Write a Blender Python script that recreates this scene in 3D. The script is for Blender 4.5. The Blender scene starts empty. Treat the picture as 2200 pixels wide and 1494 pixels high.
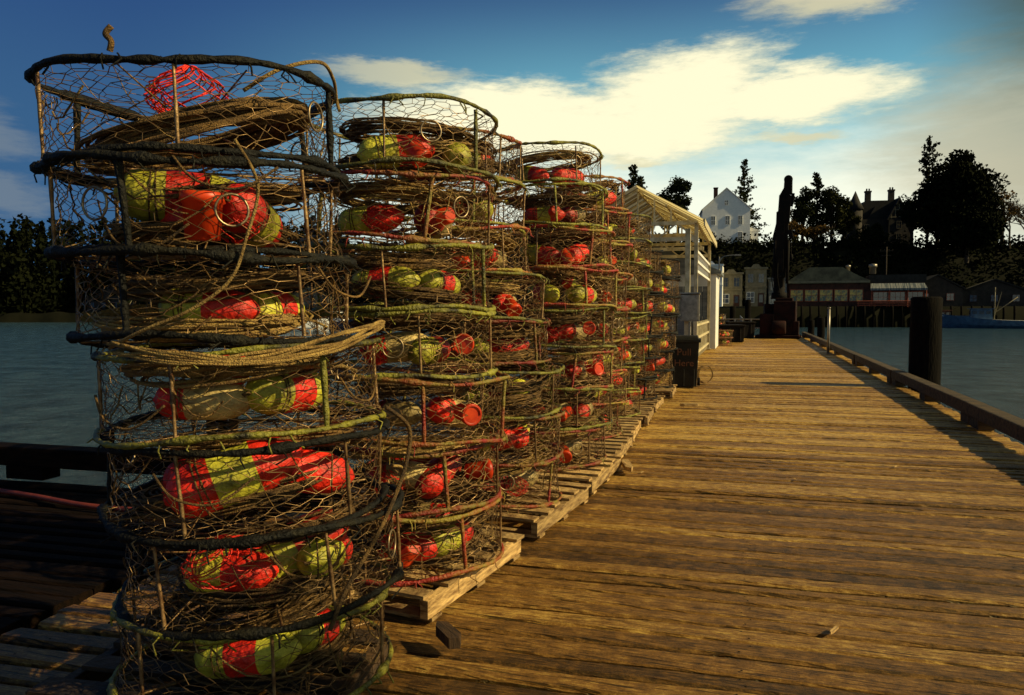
import bpy, math, random
from math import sin, cos, pi, radians, sqrt, atan2
from mathutils import Vector, Matrix, Quaternion
rng = random.Random(11)
scene = bpy.context.scene
COL = scene.collection
U = rng.uniform

# ------------------------------------------------------------ materials
def new_mat(name):
    m = bpy.data.materials.new(name); m.use_nodes = True
    nt = m.node_tree
    return m, nt, nt.nodes['Principled BSDF']

def mat(name, c1, c2=None, scale=8.0, rough=0.6, metal=0.0, bump=0.0, bscale=40.0, stretch=(1,1,1), rand=0.0, contrast=(0.35,0.65), spec=None, transl=0.0):
    m, nt, b = new_mat(name)
    N, L = nt.nodes, nt.links
    tc = N.new('ShaderNodeTexCoord'); mp = N.new('ShaderNodeMapping')
    mp.inputs['Scale'].default_value = stretch
    L.new(tc.outputs['Object'], mp.inputs['Vector'])
    vec = mp.outputs['Vector']
    if rand:
        oi = N.new('ShaderNodeObjectInfo'); ad = N.new('ShaderNodeVectorMath'); ad.operation='ADD'
        sc = N.new('ShaderNodeMath'); sc.operation='MULTIPLY'; sc.inputs[1].default_value=37.0
        L.new(oi.outputs['Random'], sc.inputs[0])
        L.new(vec, ad.inputs[0]); L.new(sc.outputs[0], ad.inputs[1]); vec = ad.outputs[0]
    nz = N.new('ShaderNodeTexNoise'); nz.inputs['Scale'].default_value = scale; nz.inputs['Detail'].default_value = 8
    nz.inputs['Roughness'].default_value=0.65
    L.new(vec, nz.inputs['Vector'])
    rp = N.new('ShaderNodeValToRGB')
    rp.color_ramp.elements[0].position = contrast[0]; rp.color_ramp.elements[1].position = contrast[1]
    rp.color_ramp.elements[0].color = (*c1,1); rp.color_ramp.elements[1].color = (*(c2 or c1),1)
    L.new(nz.outputs['Fac'], rp.inputs['Fac'])
    out = rp.outputs['Color']
    if rand:
        hs = N.new('ShaderNodeHueSaturation'); mr = N.new('ShaderNodeMapRange')
        mr.inputs['To Min'].default_value = 1-rand; mr.inputs['To Max'].default_value = 1+rand*0.6
        L.new(oi.outputs['Random'], mr.inputs['Value']); L.new(mr.outputs[0], hs.inputs['Value'])
        L.new(out, hs.inputs['Color']); out = hs.outputs['Color']
    L.new(out, b.inputs['Base Color'])
    b.inputs['Roughness'].default_value = rough; b.inputs['Metallic'].default_value = metal
    if spec is not None: b.inputs['Specular IOR Level'].default_value = spec
    if bump:
        n2 = N.new('ShaderNodeTexNoise'); n2.inputs['Scale'].default_value = bscale; n2.inputs['Detail'].default_value = 6
        L.new(vec, n2.inputs['Vector'])
        bp = N.new('ShaderNodeBump'); bp.inputs['Strength'].default_value = bump; bp.inputs['Distance'].default_value = 0.02
        L.new(n2.outputs['Fac'], bp.inputs['Height']); L.new(bp.outputs['Normal'], b.inputs['Normal'])
    if transl:
        tr = N.new('ShaderNodeBsdfTranslucent'); L.new(out, tr.inputs['Color'])
        mx = N.new('ShaderNodeMixShader'); mx.inputs[0].default_value = transl
        L.new(b.outputs[0], mx.inputs[1]); L.new(tr.outputs[0], mx.inputs[2])
        L.new(mx.outputs[0], N['Material Output'].inputs['Surface'])
    return m

M = {}
M['black_wrap'] = mat('rubber_wrap_black', (0.004,0.004,0.003), (0.028,0.023,0.009), 14, 0.65, bump=0.8, bscale=70, rand=0.3, contrast=(0.5,0.75), spec=0.25)
M['green_wrap'] = mat('rubber_wrap_green', (0.02,0.017,0.006), (0.28,0.26,0.022), 6, 0.5, bump=0.8, bscale=70, rand=0.4, contrast=(0.38,0.58))
M['red_wrap'] = mat('rubber_wrap_red', (0.30,0.018,0.01), (0.26,0.2,0.025), 4, 0.5, bump=0.8, bscale=70, rand=0.4, contrast=(0.42,0.58))
M['steel'] = mat('rusty_steel_rod', (0.07,0.025,0.008), (0.38,0.24,0.1), 16, 0.5, 0.4, bump=0.4, rand=0.3)
M['wire'] = mat('wire_netting', (0.06,0.022,0.008), (0.5,0.32,0.14), 7, 0.38, 0.65, rand=0.3)
M['ring'] = mat('escape_ring_metal', (0.16,0.11,0.06), (0.45,0.34,0.2), 20, 0.4, 0.7)
M['rope'] = mat('tan_rope', (0.18,0.095,0.022), (0.55,0.36,0.10), 12, 0.8, bump=1.0, bscale=160, rand=0.3)
M['rope2'] = mat('dark_rope', (0.05,0.025,0.007), (0.29,0.16,0.04), 12, 0.85, bump=1.0, bscale=160, rand=0.35)
M['yellow'] = mat('buoy_foam_yellow', (0.10,0.085,0.008), (0.64,0.60,0.05), 6, 0.5, bump=0.6, bscale=38, rand=0.4, contrast=(0.32,0.56))
M['red'] = mat('buoy_foam_red', (0.13,0.007,0.004), (0.82,0.025,0.008), 6, 0.5, bump=0.6, bscale=38, rand=0.35, contrast=(0.32,0.56))
M['cream'] = mat('buoy_foam_cream', (0.14,0.09,0.025), (0.62,0.46,0.17), 6, 0.55, bump=0.6, bscale=38, rand=0.4, contrast=(0.3,0.62))
M['jar'] = mat('bait_jar_orange', (0.55,0.03,0.006), (0.95,0.09,0.014), 9, 0.4, transl=0.3, rand=0.15)
M['dark'] = mat('dark_machinery', (0.003,0.003,0.003), (0.012,0.008,0.006), 3, 0.8, bump=0.4, bscale=12, spec=0.15)
M['rustbase'] = mat('crane_base_rust', (0.005,0.003,0.003), (0.03,0.008,0.006), 2, 0.8, bump=0.4, spec=0.15)
M['pallet'] = mat('pallet_wood', (0.14,0.065,0.018), (0.72,0.48,0.19), 3, 0.75, bump=0.6, bscale=20, stretch=(2,2,12), rand=0.35)
M['dark_pallet'] = mat('dark_pallet_wood', (0.012,0.006,0.003), (0.09,0.045,0.015), 3, 0.8, bump=0.6, bscale=20, stretch=(2,2,12), rand=0.3)
M['timber'] = mat('rail_timber', (0.012,0.008,0.004), (0.11,0.068,0.025), 3, 0.85, bump=0.8, bscale=10, stretch=(6,0.6,6), rand=0.2)
M['shade_timber'] = mat('shade_toned_landing_timber', (0.003,0.002,0.0015), (0.015,0.007,0.0035), 3, 0.9, bump=0.8, bscale=14, stretch=(0.8,6,6), rand=0.2, spec=0.08)  # near-black timber: the shade over the side landing is put into its colour
M['piling'] = mat('creosote_piling', (0.002,0.002,0.002), (0.008,0.006,0.004), 5, 0.95, bump=1.0, bscale=12, stretch=(3,3,0.5), spec=0.1)
M['white'] = mat('white_paint', (0.74,0.74,0.73), (0.86,0.85,0.83), 2, 0.6, bump=0.15)
M['cream_wall'] = mat('cream_paint', (0.13,0.11,0.065), (0.25,0.21,0.13), 1.2, 0.7, bump=0.2)
M['grey_wall'] = mat('grey_siding', (0.08,0.095,0.115), (0.18,0.2,0.22), 1.0, 0.8, stretch=(1,1,6))
M['pale_roof'] = mat('pale_roofing', (0.07,0.06,0.035), (0.17,0.15,0.085), 0.8, 0.85)
M['dark_roof'] = mat('dark_shingles', (0.006,0.006,0.006), (0.022,0.02,0.018), 1.2, 0.9)
M['brown_wall'] = mat('brown_siding', (0.02,0.007,0.004), (0.075,0.02,0.011), 1.0, 0.85)
M['red_trim'] = mat('dull_red_trim', (0.16,0.03,0.013), (0.34,0.07,0.03), 1.0, 0.8)
M['dark_wall'] = mat('dark_masonry', (0.010,0.009,0.008), (0.04,0.032,0.025), 1.0, 0.9)
M['glass'] = mat('dark_window_glass', (0.01,0.012,0.015), (0.05,0.06,0.07), 0.5, 0.1, spec=0.7)
M['amber'] = mat('amber_window_glass', (0.62,0.42,0.06), (0.05,0.10,0.08), 0.9, 0.25, contrast=(0.42,0.58))
M['roofpanel'] = mat('translucent_roof_panel', (0.76,0.64,0.32), (0.95,0.87,0.56), 1.5, 0.5, transl=0.6, stretch=(1,4,1))
M['roofpanel2'] = mat('darker_roof_panel', (0.24,0.17,0.07), (0.42,0.32,0.14), 1.5, 0.5, transl=0.5, stretch=(1,4,1))  # darker stripe colour, alternated with the pale one to make the corrugation visible
M['canopy_paint'] = mat('weathered_white_post', (0.38,0.31,0.16), (0.76,0.67,0.45), 5, 0.6, bump=0.2)
M['bin'] = mat('dark_plastic_bin', (0.008,0.008,0.006), (0.024,0.02,0.012), 6, 0.6, bump=0.3, spec=0.3)
M['scrawl'] = mat('chalky_scrawl', (0.14,0.05,0.02), (0.26,0.11,0.05), 20, 0.8)
M['blue'] = mat('blue_hull_paint', (0.012,0.04,0.1), (0.04,0.11,0.2), 1.5, 0.5)
M['bark'] = mat('bark', (0.012,0.008,0.005), (0.04,0.025,0.015), 4, 0.9)
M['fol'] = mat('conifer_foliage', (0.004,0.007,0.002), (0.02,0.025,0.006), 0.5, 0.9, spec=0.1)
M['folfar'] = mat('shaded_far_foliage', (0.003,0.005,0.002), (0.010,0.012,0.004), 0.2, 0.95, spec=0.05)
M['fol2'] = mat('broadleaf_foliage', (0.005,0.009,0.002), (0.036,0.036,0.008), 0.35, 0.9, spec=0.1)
M['fol3'] = mat('autumn_foliage', (0.05,0.028,0.008), (0.19,0.11,0.03), 0.4, 0.9, spec=0.1)
M['land'] = mat('dark_bank_earth', (0.003,0.004,0.002), (0.012,0.012,0.006), 0.1, 0.95, bump=0.6, bscale=0.5, spec=0.1)
M['hose'] = mat('red_hose', (0.08,0.008,0.004), (0.2,0.03,0.008), 8, 0.6)
M['galv'] = mat('galvanised_pipe', (0.2,0.18,0.15), (0.4,0.36,0.3), 8, 0.4, 0.6)
M['stripe'] = mat('awning_canvas', (0.22,0.23,0.22), (0.05,0.07,0.09), 1.6, 0.8, stretch=(4,0.1,0.1), contrast=(0.48,0.52))

def deck_mat():
    m, nt, b = new_mat('weathered_deck_planks'); N, L = nt.nodes, nt.links
    tc = N.new('ShaderNodeTexCoord'); at_ = N.new('ShaderNodeAttribute'); at_.attribute_name='tone'
    add = N.new('ShaderNodeVectorMath'); add.operation='ADD'
    ms = N.new('ShaderNodeMath'); ms.operation='MULTIPLY'; ms.inputs[1].default_value=53
    L.new(at_.outputs['Fac'], ms.inputs[0]); cx = N.new('ShaderNodeCombineXYZ'); L.new(ms.outputs[0], cx.inputs['X']); L.new(ms.outputs[0], cx.inputs['Z'])
    L.new(tc.outputs['Object'], add.inputs[0]); L.new(cx.outputs[0], add.inputs[1])
    def mapped(sc):
        mp = N.new('ShaderNodeMapping'); mp.inputs['Scale'].default_value=sc; mp.inputs['Rotation'].default_value=(0,0,-0.07)
        L.new(add.outputs[0], mp.inputs['Vector']); return mp.outputs[0]
    def nz(vec,scale,det,rough=0.6,dist=0):
        g = N.new('ShaderNodeTexNoise'); g.inputs['Scale'].default_value=scale; g.inputs['Detail'].default_value=det; g.inputs['Roughness'].default_value=rough; g.inputs['Distortion'].default_value=dist
        L.new(vec,g.inputs['Vector']); return g.outputs['Fac']
    g = nz(mapped((4.0,48,8)),2.0,10,0.8,0.25)
    big = nz(tc.outputs['Object'],0.7,6,0.6)
    ck = nz(mapped((2.6,70,14)),1.5,3,0.6,0.15)
    blot = nz(add.outputs[0],14,8,0.75)
    fine = nz(tc.outputs['Object'],90,4,0.7)
    crk = N.new('ShaderNodeMapRange'); crk.inputs['From Min'].default_value=0.36; crk.inputs['From Max'].default_value=0.43; crk.inputs['To Min'].default_value=0.12
    L.new(ck, crk.inputs['Value'])
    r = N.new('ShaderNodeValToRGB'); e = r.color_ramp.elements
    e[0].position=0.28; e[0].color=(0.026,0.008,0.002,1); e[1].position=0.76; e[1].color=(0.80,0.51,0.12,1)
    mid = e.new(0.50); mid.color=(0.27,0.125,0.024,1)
    def ma(a,k,c):
        s = N.new('ShaderNodeMath'); s.operation='MULTIPLY_ADD'; s.inputs[1].default_value=k; L.new(a,s.inputs[0])
        if isinstance(c,float): s.inputs[2].default_value=c
        else: L.new(c,s.inputs[2])
        return s.outputs[0]
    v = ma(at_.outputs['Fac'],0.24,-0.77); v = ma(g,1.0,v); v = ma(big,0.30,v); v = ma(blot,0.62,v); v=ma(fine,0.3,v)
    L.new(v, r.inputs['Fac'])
    mx = N.new('ShaderNodeMix'); mx.data_type='RGBA'; mx.blend_type='MULTIPLY'; mx.inputs['Factor'].default_value=0.95
    L.new(r.outputs['Color'], mx.inputs[6]); L.new(crk.outputs[0], mx.inputs[7])
    L.new(mx.outputs[2], b.inputs['Base Color'])
    b.inputs['Roughness'].default_value=0.44; b.inputs['Specular IOR Level'].default_value=0.42
    b.inputs['Specular Tint'].default_value=(1.0,0.82,0.45,1)
    h = ma(crk.outputs[0],0.9,g); h=ma(blot,0.5,h); h=ma(fine,0.3,h)
    bp = N.new('ShaderNodeBump'); bp.inputs['Strength'].default_value=1.0; bp.inputs['Distance'].default_value=0.014
    L.new(h, bp.inputs['Height']); L.new(bp.outputs[0], b.inputs['Normal'])
    return m
M['deck'] = deck_mat()
def water_mat():
    m, nt, b = new_mat('harbour_water'); N, L = nt.nodes, nt.links
    tc = N.new('ShaderNodeTexCoord')
    n1 = N.new('ShaderNodeTexNoise'); n1.inputs['Scale'].default_value=1.5; n1.inputs['Detail'].default_value=8; n1.inputs['Roughness'].default_value=0.7
    L.new(tc.outputs['Object'], n1.inputs['Vector'])
    n2 = N.new('ShaderNodeTexNoise'); n2.inputs['Scale'].default_value=0.5; n2.inputs['Detail'].default_value=8; n2.inputs['Roughness'].default_value=0.75
    L.new(tc.outputs['Object'], n2.inputs['Vector'])
    r = N.new('ShaderNodeValToRGB'); r.color_ramp.elements[0].position=0.38; r.color_ramp.elements[1].position=0.62
    r.color_ramp.elements[0].color=(0.012,0.032,0.055,1); r.color_ramp.elements[1].color=(0.045,0.095,0.14,1)
    L.new(n2.outputs['Fac'], r.inputs['Fac']); L.new(r.outputs[0], b.inputs['Base Color'])
    b.inputs['Roughness'].default_value=0.18; b.inputs['IOR'].default_value=1.33
    bp = N.new('ShaderNodeBump'); bp.inputs['Strength'].default_value=1.0; bp.inputs['Distance'].default_value=0.5
    L.new(n1.outputs['Fac'], bp.inputs['Height']); L.new(bp.outputs[0], b.inputs['Normal'])
    return m
M['water'] = water_mat()

# ------------------------------------------------------------ mesh builder
class MB:
    def __init__(s): s.v=[]; s.f=[]; s.m=[]; s.smooth=[]
    def box(s, c, size, rz=0.0, mi=0, rx=0.0, ry=0.0, taper=1.0):
        R = Matrix.Rotation(rz,3,'Z') @ Matrix.Rotation(ry,3,'Y') @ Matrix.Rotation(rx,3,'X'); c=Vector(c); n=len(s.v)
        for z in (-.5,.5):
            k = taper if z>0 else 1
            for x,y in ((-.5,-.5),(.5,-.5),(.5,.5),(-.5,.5)):
                s.v.append(c + R @ Vector((x*size[0]*k,y*size[1]*k,z*size[2])))
        for q in ((3,2,1,0),(4,5,6,7),(0,1,5,4),(1,2,6,5),(2,3,7,6),(3,0,4,7)):
            s.f.append([n+i for i in q]); s.m.append(mi); s.smooth.append(False)
    def tube(s, pts, r, sides=6, closed=False, mi=0, rf=None, smooth=True, cap=False):
        pts=[Vector(p) for p in pts]; n=len(pts); base=len(s.v)
        prev=None
        for i,p in enumerate(pts):
            if closed: t=pts[(i+1)%n]-pts[i-1]
            else: t=pts[min(i+1,n-1)]-pts[max(i-1,0)]
            if t.length<1e-9: t=Vector((0,0,1))
            t.normalize()
            if prev is None:
                ref=Vector((0,0,1)) if abs(t.z)<0.9 else Vector((1,0,0))
                u=t.cross(ref).normalized()
            else:
                u=(prev-t*prev.dot(t))
                u = u.normalized() if u.length>1e-6 else t.orthogonal().normalized()
            prev=u; w=t.cross(u)
            rr = r if rf is None else r*rf(i)
            for k in range(sides):
                a=2*pi*(k+.5)/sides
                s.v.append(p+u*(cos(a)*rr)+w*(sin(a)*rr))
        m = n if closed else n-1
        for i in range(m):
            j=(i+1)%n
            for k in range(sides):
                l=(k+1)%sides
                s.f.append([base+i*sides+k, base+i*sides+l, base+j*sides+l, base+j*sides+k]); s.m.append(mi); s.smooth.append(smooth)
        if cap and not closed:
            s.f.append([base+k for k in range(sides)][::-1]); s.m.append(mi); s.smooth.append(False)
            s.f.append([base+(n-1)*sides+k for k in range(sides)]); s.m.append(mi); s.smooth.append(False)
    def lathe(s, prof, sides=16, axis='Z', c=(0,0,0), mifn=None, closed_ends=True, smooth=True):
        c=Vector(c); base=len(s.v); n=len(prof)
        for (h,r) in prof:
            for k in range(sides):
                a=2*pi*k/sides
                if axis=='Z': s.v.append(c+Vector((r*cos(a),r*sin(a),h)))
                elif axis=='X': s.v.append(c+Vector((h,r*cos(a),r*sin(a))))
                else: s.v.append(c+Vector((r*sin(a),h,r*cos(a))))
        for i in range(n-1):
            for k in range(sides):
                l=(k+1)%sides
                s.f.append([base+i*sides+k, base+i*sides+l, base+(i+1)*sides+l, base+(i+1)*sides+k]); s.m.append(mifn(i) if mifn else 0); s.smooth.append(smooth)
        if closed_ends:
            s.f.append([base+k for k in range(sides)][::-1]); s.m.append(mifn(0) if mifn else 0); s.smooth.append(False)
            s.f.append([base+(n-1)*sides+k for k in range(sides)]); s.m.append(mifn(n-2) if mifn else 0); s.smooth.append(False)
    def face(s, pts, mi=0):
        n=len(s.v); s.v+= [Vector(p) for p in pts]; s.f.append(list(range(n,n+len(pts)))); s.m.append(mi); s.smooth.append(False)
    def prism(s, poly, y0, y1, mi=0):
        n=len(s.v); k=len(poly)
        for y in (y0,y1):
            for x,z in poly: s.v.append(Vector((x,y,z)))
        s.f.append([n+i for i in range(k)]); s.f.append([n+k+i for i in range(k)][::-1])
        s.m+=[mi,mi]; s.smooth+=[False,False]
        for i in range(k):
            j=(i+1)%k; s.f.append([n+j,n+i,n+k+i,n+k+j]); s.m.append(mi); s.smooth.append(False)
    def mesh(s, name, mats):
        me=bpy.data.meshes.new(name); me.from_pydata([tuple(v) for v in s.v],[],s.f)
        for k in mats: me.materials.append(M[k])
        me.polygons.foreach_set('material_index', s.m); me.polygons.foreach_set('use_smooth', s.smooth)
        me.update(); return me

def link(o): COL.objects.link(o); return o
def empty(name, loc, rz=0, label=None, cat=None, group=None, rot=None):
    o=bpy.data.objects.new(name,None); o.empty_display_size=0.2; o.location=loc
    o.rotation_euler = rot if rot else (0,0,rz)
    if label: o['label']=label
    if cat: o['category']=cat
    if group: o['group']=group
    return link(o)
def solo(name, me, loc=(0,0,0), rot=(0,0,0), label=None, cat=None, group=None, kind=None, scale=None):
    o=bpy.data.objects.new(name, me); o.location=loc; o.rotation_euler=rot
    if scale: o.scale=scale
    if label: o['label']=label
    if cat: o['category']=cat
    if group: o['group']=group
    if kind: o['kind']=kind
    return link(o)
def part(parent, name, me, loc=(0,0,0), rot=(0,0,0), scale=None, label=None, kind=None):
    o=bpy.data.objects.new(name, me); o.parent=parent; o.location=loc; o.rotation_euler=rot
    if scale: o.scale=scale
    if label: o['label']=label
    if kind: o['kind']=kind
    return link(o)

CAMH=1.6; YAW=17.68
def at(b, D):
    """point at compass bearing b (deg off the dock axis), D metres away"""
    r=D/cos(radians(b+YAW)); return (r*sin(radians(b)), r*cos(radians(b)))

# ------------------------------------------------------------ deck
SK=0.07
def planks(name, y0, y1, xlf, xrf, matname, fineto=16):
    mb=MB(); tones=[]
    y=y0
    while y<y1:
        w=U(0.120,0.155); gap=U(0.016,0.030); dz=U(-0.008,0.008); til=U(-0.006,0.006)
        tone=U(0,1)*0.9+0.6*max(0,min(1,(y-2.5)/7.5))-0.2  # random per board, plus near shade and far glare painted in along the dock
        xl=xlf(y)+U(-.04,.04); xr=xrf(y)+U(-.03,.03)
        n=max(8,int((xr-xl)/ (0.22 if y<fineto else 1.2)))
        base=len(mb.v); ph=U(0,9)
        for i in range(n+1):
            x=xl+(xr-xl)*i/n
            wob=0.003*sin(x*2.3+ph)+U(-.003,.003); wob2=0.003*sin(x*1.9+ph*2)+U(-.003,.003)
            c=U(0.010,0.018); yy=y+SK*x; zz=dz+0.002*sin(x*3+ph)
            for (a,b) in ((wob,-0.09),(wob,-c+zz),(wob+c,zz-til),(w*0.5,zz+0.002),(w-c+wob2,zz+til),(w+wob2,-c+zz),(w+wob2,-0.09)):
                mb.v.append(Vector((x,yy+a,b)))
        for i in range(n):
            for k in range(6):
                a=base+i*7+k; mb.f.append([a,a+7,a+8,a+1]); mb.m.append(0); mb.smooth.append(False); tones.append(tone)
        for e in (0,n):
            q=[base+e*7+k for k in range(7)]; mb.f.append(q if e==0 else q[::-1]); mb.m.append(0); mb.smooth.append(False); tones.append(tone)
        if matname=='deck' and y<18:
            for jx in (-3.2,-1.6,0.0,1.6,2.9):
                for fy in (0.25,0.75):
                    nx=jx+U(-.03,.03); ny=y+SK*nx+w*fy; nb=len(mb.v)
                    for k in range(6): mb.v.append(Vector((nx+0.006*cos(k*pi/3),ny+0.006*sin(k*pi/3),dz+0.0045)))
                    mb.f.append([nb+k for k in range(6)]); mb.m.append(1); mb.smooth.append(False); tones.append(0)
        y+=w+gap
    me=mb.mesh(name,[matname,'dark'])
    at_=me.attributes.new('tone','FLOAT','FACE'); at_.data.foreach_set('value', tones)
    solo(name, me, kind='structure')
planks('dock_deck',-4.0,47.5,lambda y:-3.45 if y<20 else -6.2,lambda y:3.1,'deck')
planks('side_landing_deck',-4.0,5.6,lambda y:-14.0,lambda y:-3.56,'shade_timber')
mb=MB()
for x in (-3.2,-1.6,0,1.6,2.95): mb.box((x,21.7,-0.28),(0.2,51,0.34))
for x in (-13,-10,-7,-5): mb.box((x,0.6,-0.28),(0.2,8,0.34))
for y in range(-2,47,4): mb.box((-0.1,y,-0.65),(6.2,0.3,0.35))
solo('dock_joists', mb.mesh('dock_joists',['piling']), kind='structure')

def chip(loc, rz, l, w, h, lab):
    mb=MB()
    mb.prism([(-l/2,0),(-l*0.35,-w/2),(l*0.3,-w*0.45),(l/2,-w*0.1),(l*0.42,w*0.5),(-l*0.3,w*0.35)],0,h)
    solo('wood_scrap', mb.mesh('wood_scrap',['dark_pallet' if h>.045 else 'pallet']), (loc[0],loc[1],h+0.010), (radians(90),0,rz), lab,'wood scrap','wood scraps on the deck')
chip((-1.12,7.25,0),1.9,0.42,0.09,0.04,'splintered board end lying on the dock planks')
chip((-1.32,3.15,0),-0.7,0.22,0.08,0.05,'short splintered stake beside the pallet')
chip((0.42,3.9,0),1.2,0.10,0.02,0.01,'small splinter of wood on the deck')
chip((-0.9,12.2,0),0.3,0.3,0.08,0.04,'short grey offcut of wood by the stacks')
for k in range(16):
    chip((U(-1.0,2.6),U(4,14),0),U(0,3),U(.03,.09),U(.008,.02),U(.004,.009),'tiny sliver of wood on the deck planks')

# ------------------------------------------------------------ water / land
mb=MB(); mb.face([(-3000,-600,0),(3000,-600,0),(3000,3000,0),(-3000,3000,0)])
WZ=-1.9
solo('water', mb.mesh('water',['water']), (0,0,WZ), kind='structure')

def land_h(b, D):
    def ss(a,c,x):
        t=max(0,min(1,(x-a)/(c-a))); return t*t*(3-2*t)
    shore = 146 if b>-9 else (146+ (200-146)*ss(-9,-20,b) if b>-20 else 200)
    if D<shore: return WZ-1.5
    if b>-12:
        h=2.2+ 13.8*ss(157,170,D)+ (2.5*sin(b*0.9)+1.5*sin(b*2.3))*ss(175,260,D)
    else:
        k=ss(-12,-22,b)
        h=(2.2+13.8*ss(157,170,D))*(1-k)+k*(0.5+12*ss(203,300,D))
    return h
def build_land():
    mb=MB(); bs=[-75+1.0*i for i in range(0,120)]
    rows=[145.9,146.0,150,154,157,159,161,163,165,167,170,175,185,200,200.2,206,215,230,260,300,350,500,900]
    nb=len(bs)
    for D in rows:
        for b in bs:
            bb=max(-71,min(71,b+YAW)); r=D/cos(radians(bb)) if abs(bb)<60 else D/0.5
            h=land_h(b,D+0.05)+ (0.5*sin(b*3+D*.2) if D>160 else 0)
            if D==145.9 or (D==200 and b<-20): h=WZ-2
            mb.v.append(Vector((r*sin(radians(b)), r*cos(radians(b)), h)))
    for i in range(len(rows)-1):
        for j in range(nb-1):
            a=i*nb+j; mb.f.append([a,a+1,a+nb+1,a+nb]); mb.m.append(0); mb.smooth.append(True)
    solo('hill_ground', mb.mesh('hill_ground',['land']), kind='structure')
build_land()

# ------------------------------------------------------------ crab pots
PR=0.54; PH=0.35
def jig(i,seed): return ((math.sin(i*12.9898+seed*78.233)*43758.5453)%1)
def pot_meshes(seed, wrap, wire_r, tube_r):
    r=random.Random(seed)
    fr=MB(); NS=90
    for zc,ww in ((0.013,1.0),(PH-0.013,1.0)):
        p1,p2,p3=r.uniform(0,6),r.uniform(0,6),r.uniform(0,6)
        pts=[(cos(2*pi*i/NS)*PR*(1+0.015*sin(3*2*pi*i/NS+p1)), sin(2*pi*i/NS)*PR*(1+0.013*sin(2*2*pi*i/NS+p3)), zc+0.013*sin(2*2*pi*i/NS+p2)+0.007*sin(5*2*pi*i/NS+p1)) for i in range(NS)]
        fr.tube(pts, tube_r, 8, closed=True, mi=0, rf=lambda i: 0.6+0.55*jig(i,seed)+ (0.6 if jig(i//2,seed+3)>0.88 else 0))
        for k in range(18):
            a=r.uniform(0,6.28); q=Vector((cos(a)*PR*1.01,sin(a)*PR*1.01,zc)); o=Vector((cos(a),sin(a),0))
            fr.tube([q,q+o*0.015+Vector((r.gauss(0,.012),r.gauss(0,.012),-.02)),q+o*0.01+Vector((r.gauss(0,.02),r.gauss(0,.02),-.05))],0.0035,4,mi=0)
    for k in range(6):
        a=2*pi*k/6+r.uniform(-.15,.15); rr=PR*0.985
        lean=r.uniform(-.07,.07); m=0 if r.random()<0.45 else 1; tr=tube_r*0.85 if m==0 else 0.007
        n=10
        fr.tube([(cos(a+lean*i/n)*rr, sin(a+lean*i/n)*rr, 0.02+(PH-0.04)*i/n) for i in range(n+1)], tr, 6, mi=m, rf=lambda i: 0.8+0.4*jig(i,seed+k))
    for a in (0.3,0.3+pi/2):
        fr.tube([(cos(a)*PR,sin(a)*PR,0.015),(-cos(a)*PR,-sin(a)*PR,0.012)],0.006,5,mi=1)
    for k in range(2):
        a=r.uniform(0,6.28); w=0.16; R1=PR*0.93; R2=PR*0.5
        ta=Vector((-sin(a),cos(a),0)); ra=Vector((cos(a),sin(a),0))
        q=[ra*R2+ta*w/2+Vector((0,0,0.12)), ra*R2-ta*w/2+Vector((0,0,0.12)), ra*R2-ta*w/2+Vector((0,0,0.22)), ra*R2+ta*w/2+Vector((0,0,0.22))]
        fr.tube(q,0.004,4,closed=True,mi=1)
        o=[ra*R1+ta*0.2+Vector((0,0,0.03)), ra*R1-ta*0.2+Vector((0,0,0.03)), ra*R1-ta*0.2+Vector((0,0,0.31)), ra*R1+ta*0.2+Vector((0,0,0.31))]
        for x,y in zip(q,o): fr.tube([x,y],0.003,4,mi=1)
    net=MB()
    N2=72; rows=8; grid={}
    for k in range(rows):
        zc=0.03+(PH-0.06)*(k+0.5)/rows; amp=0.009
        for m in range(N2):
            a=2*pi*(m+r.uniform(-.34,.34)+0.8*sin(k+m*.2))/N2
            waist=1-0.035*sin(pi*zc/PH)-r.uniform(0,.035)
            z=zc+amp*(1 if (m+k)%2==0 else -1)+r.uniform(-.009,.009)
            grid[k,m]=Vector((cos(a)*PR*waist,sin(a)*PR*waist,z))
    for k in range(rows):
        net.tube([grid[k,m] for m in range(N2)], wire_r, 3, closed=True)
        for m in range(N2):
            if k<rows-1 and (m+k)%2==0: net.tube([grid[k,m],grid[k+1,m]], wire_r*1.2, 3)
            if k==0 and (m+k)%2==1: 
                g=grid[k,m]; net.tube([g,Vector((g.x*1.01,g.y*1.01,0.02))], wire_r,3)
            if k==rows-1 and (m+k)%2==0:
                g=grid[k,m]; net.tube([g,Vector((g.x*1.01,g.y*1.01,PH-0.02))], wire_r,3)
    def disc(z0,sag):
        s=0.05; G={}
        nx=int(PR/s*1.2)+2
        for j in range(-nx,nx+1):
            for i in range(-nx,nx+1):
                x=i*s*0.866; y=j*s*1.5+(0.25*s if (i+j)%2==0 else -0.25*s)
                G[i,j]=Vector((x+r.uniform(-.009,.009), y+r.uniform(-.009,.009),0))
        def fix(p):
            d=sqrt(p.x**2+p.y**2); return Vector((p.x,p.y,z0-sag*(1-(d/PR)**2)+0.010*sin(p.x*17+seed)*cos(p.y*13)))
        def seg(a,b):
            da=sqrt(a.x**2+a.y**2); db=sqrt(b.x**2+b.y**2)
            if da>PR and db>PR: return
            if db>PR: b=a+(b-a)*((PR-da)/(db-da+1e-6))
            if da>PR: a=b+(a-b)*((PR-db)/(da-db+1e-6))
            net.tube([fix(a),fix(b)], wire_r,3)
        for (i,j),p in G.items():
            if (i+1,j) in G: seg(p,G[i+1,j])
            if (i+j)%2==0 and (i,j+1) in G: seg(p,G[i,j+1])
    disc(0.02,0.0); disc(PH-0.02,0.045)
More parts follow.
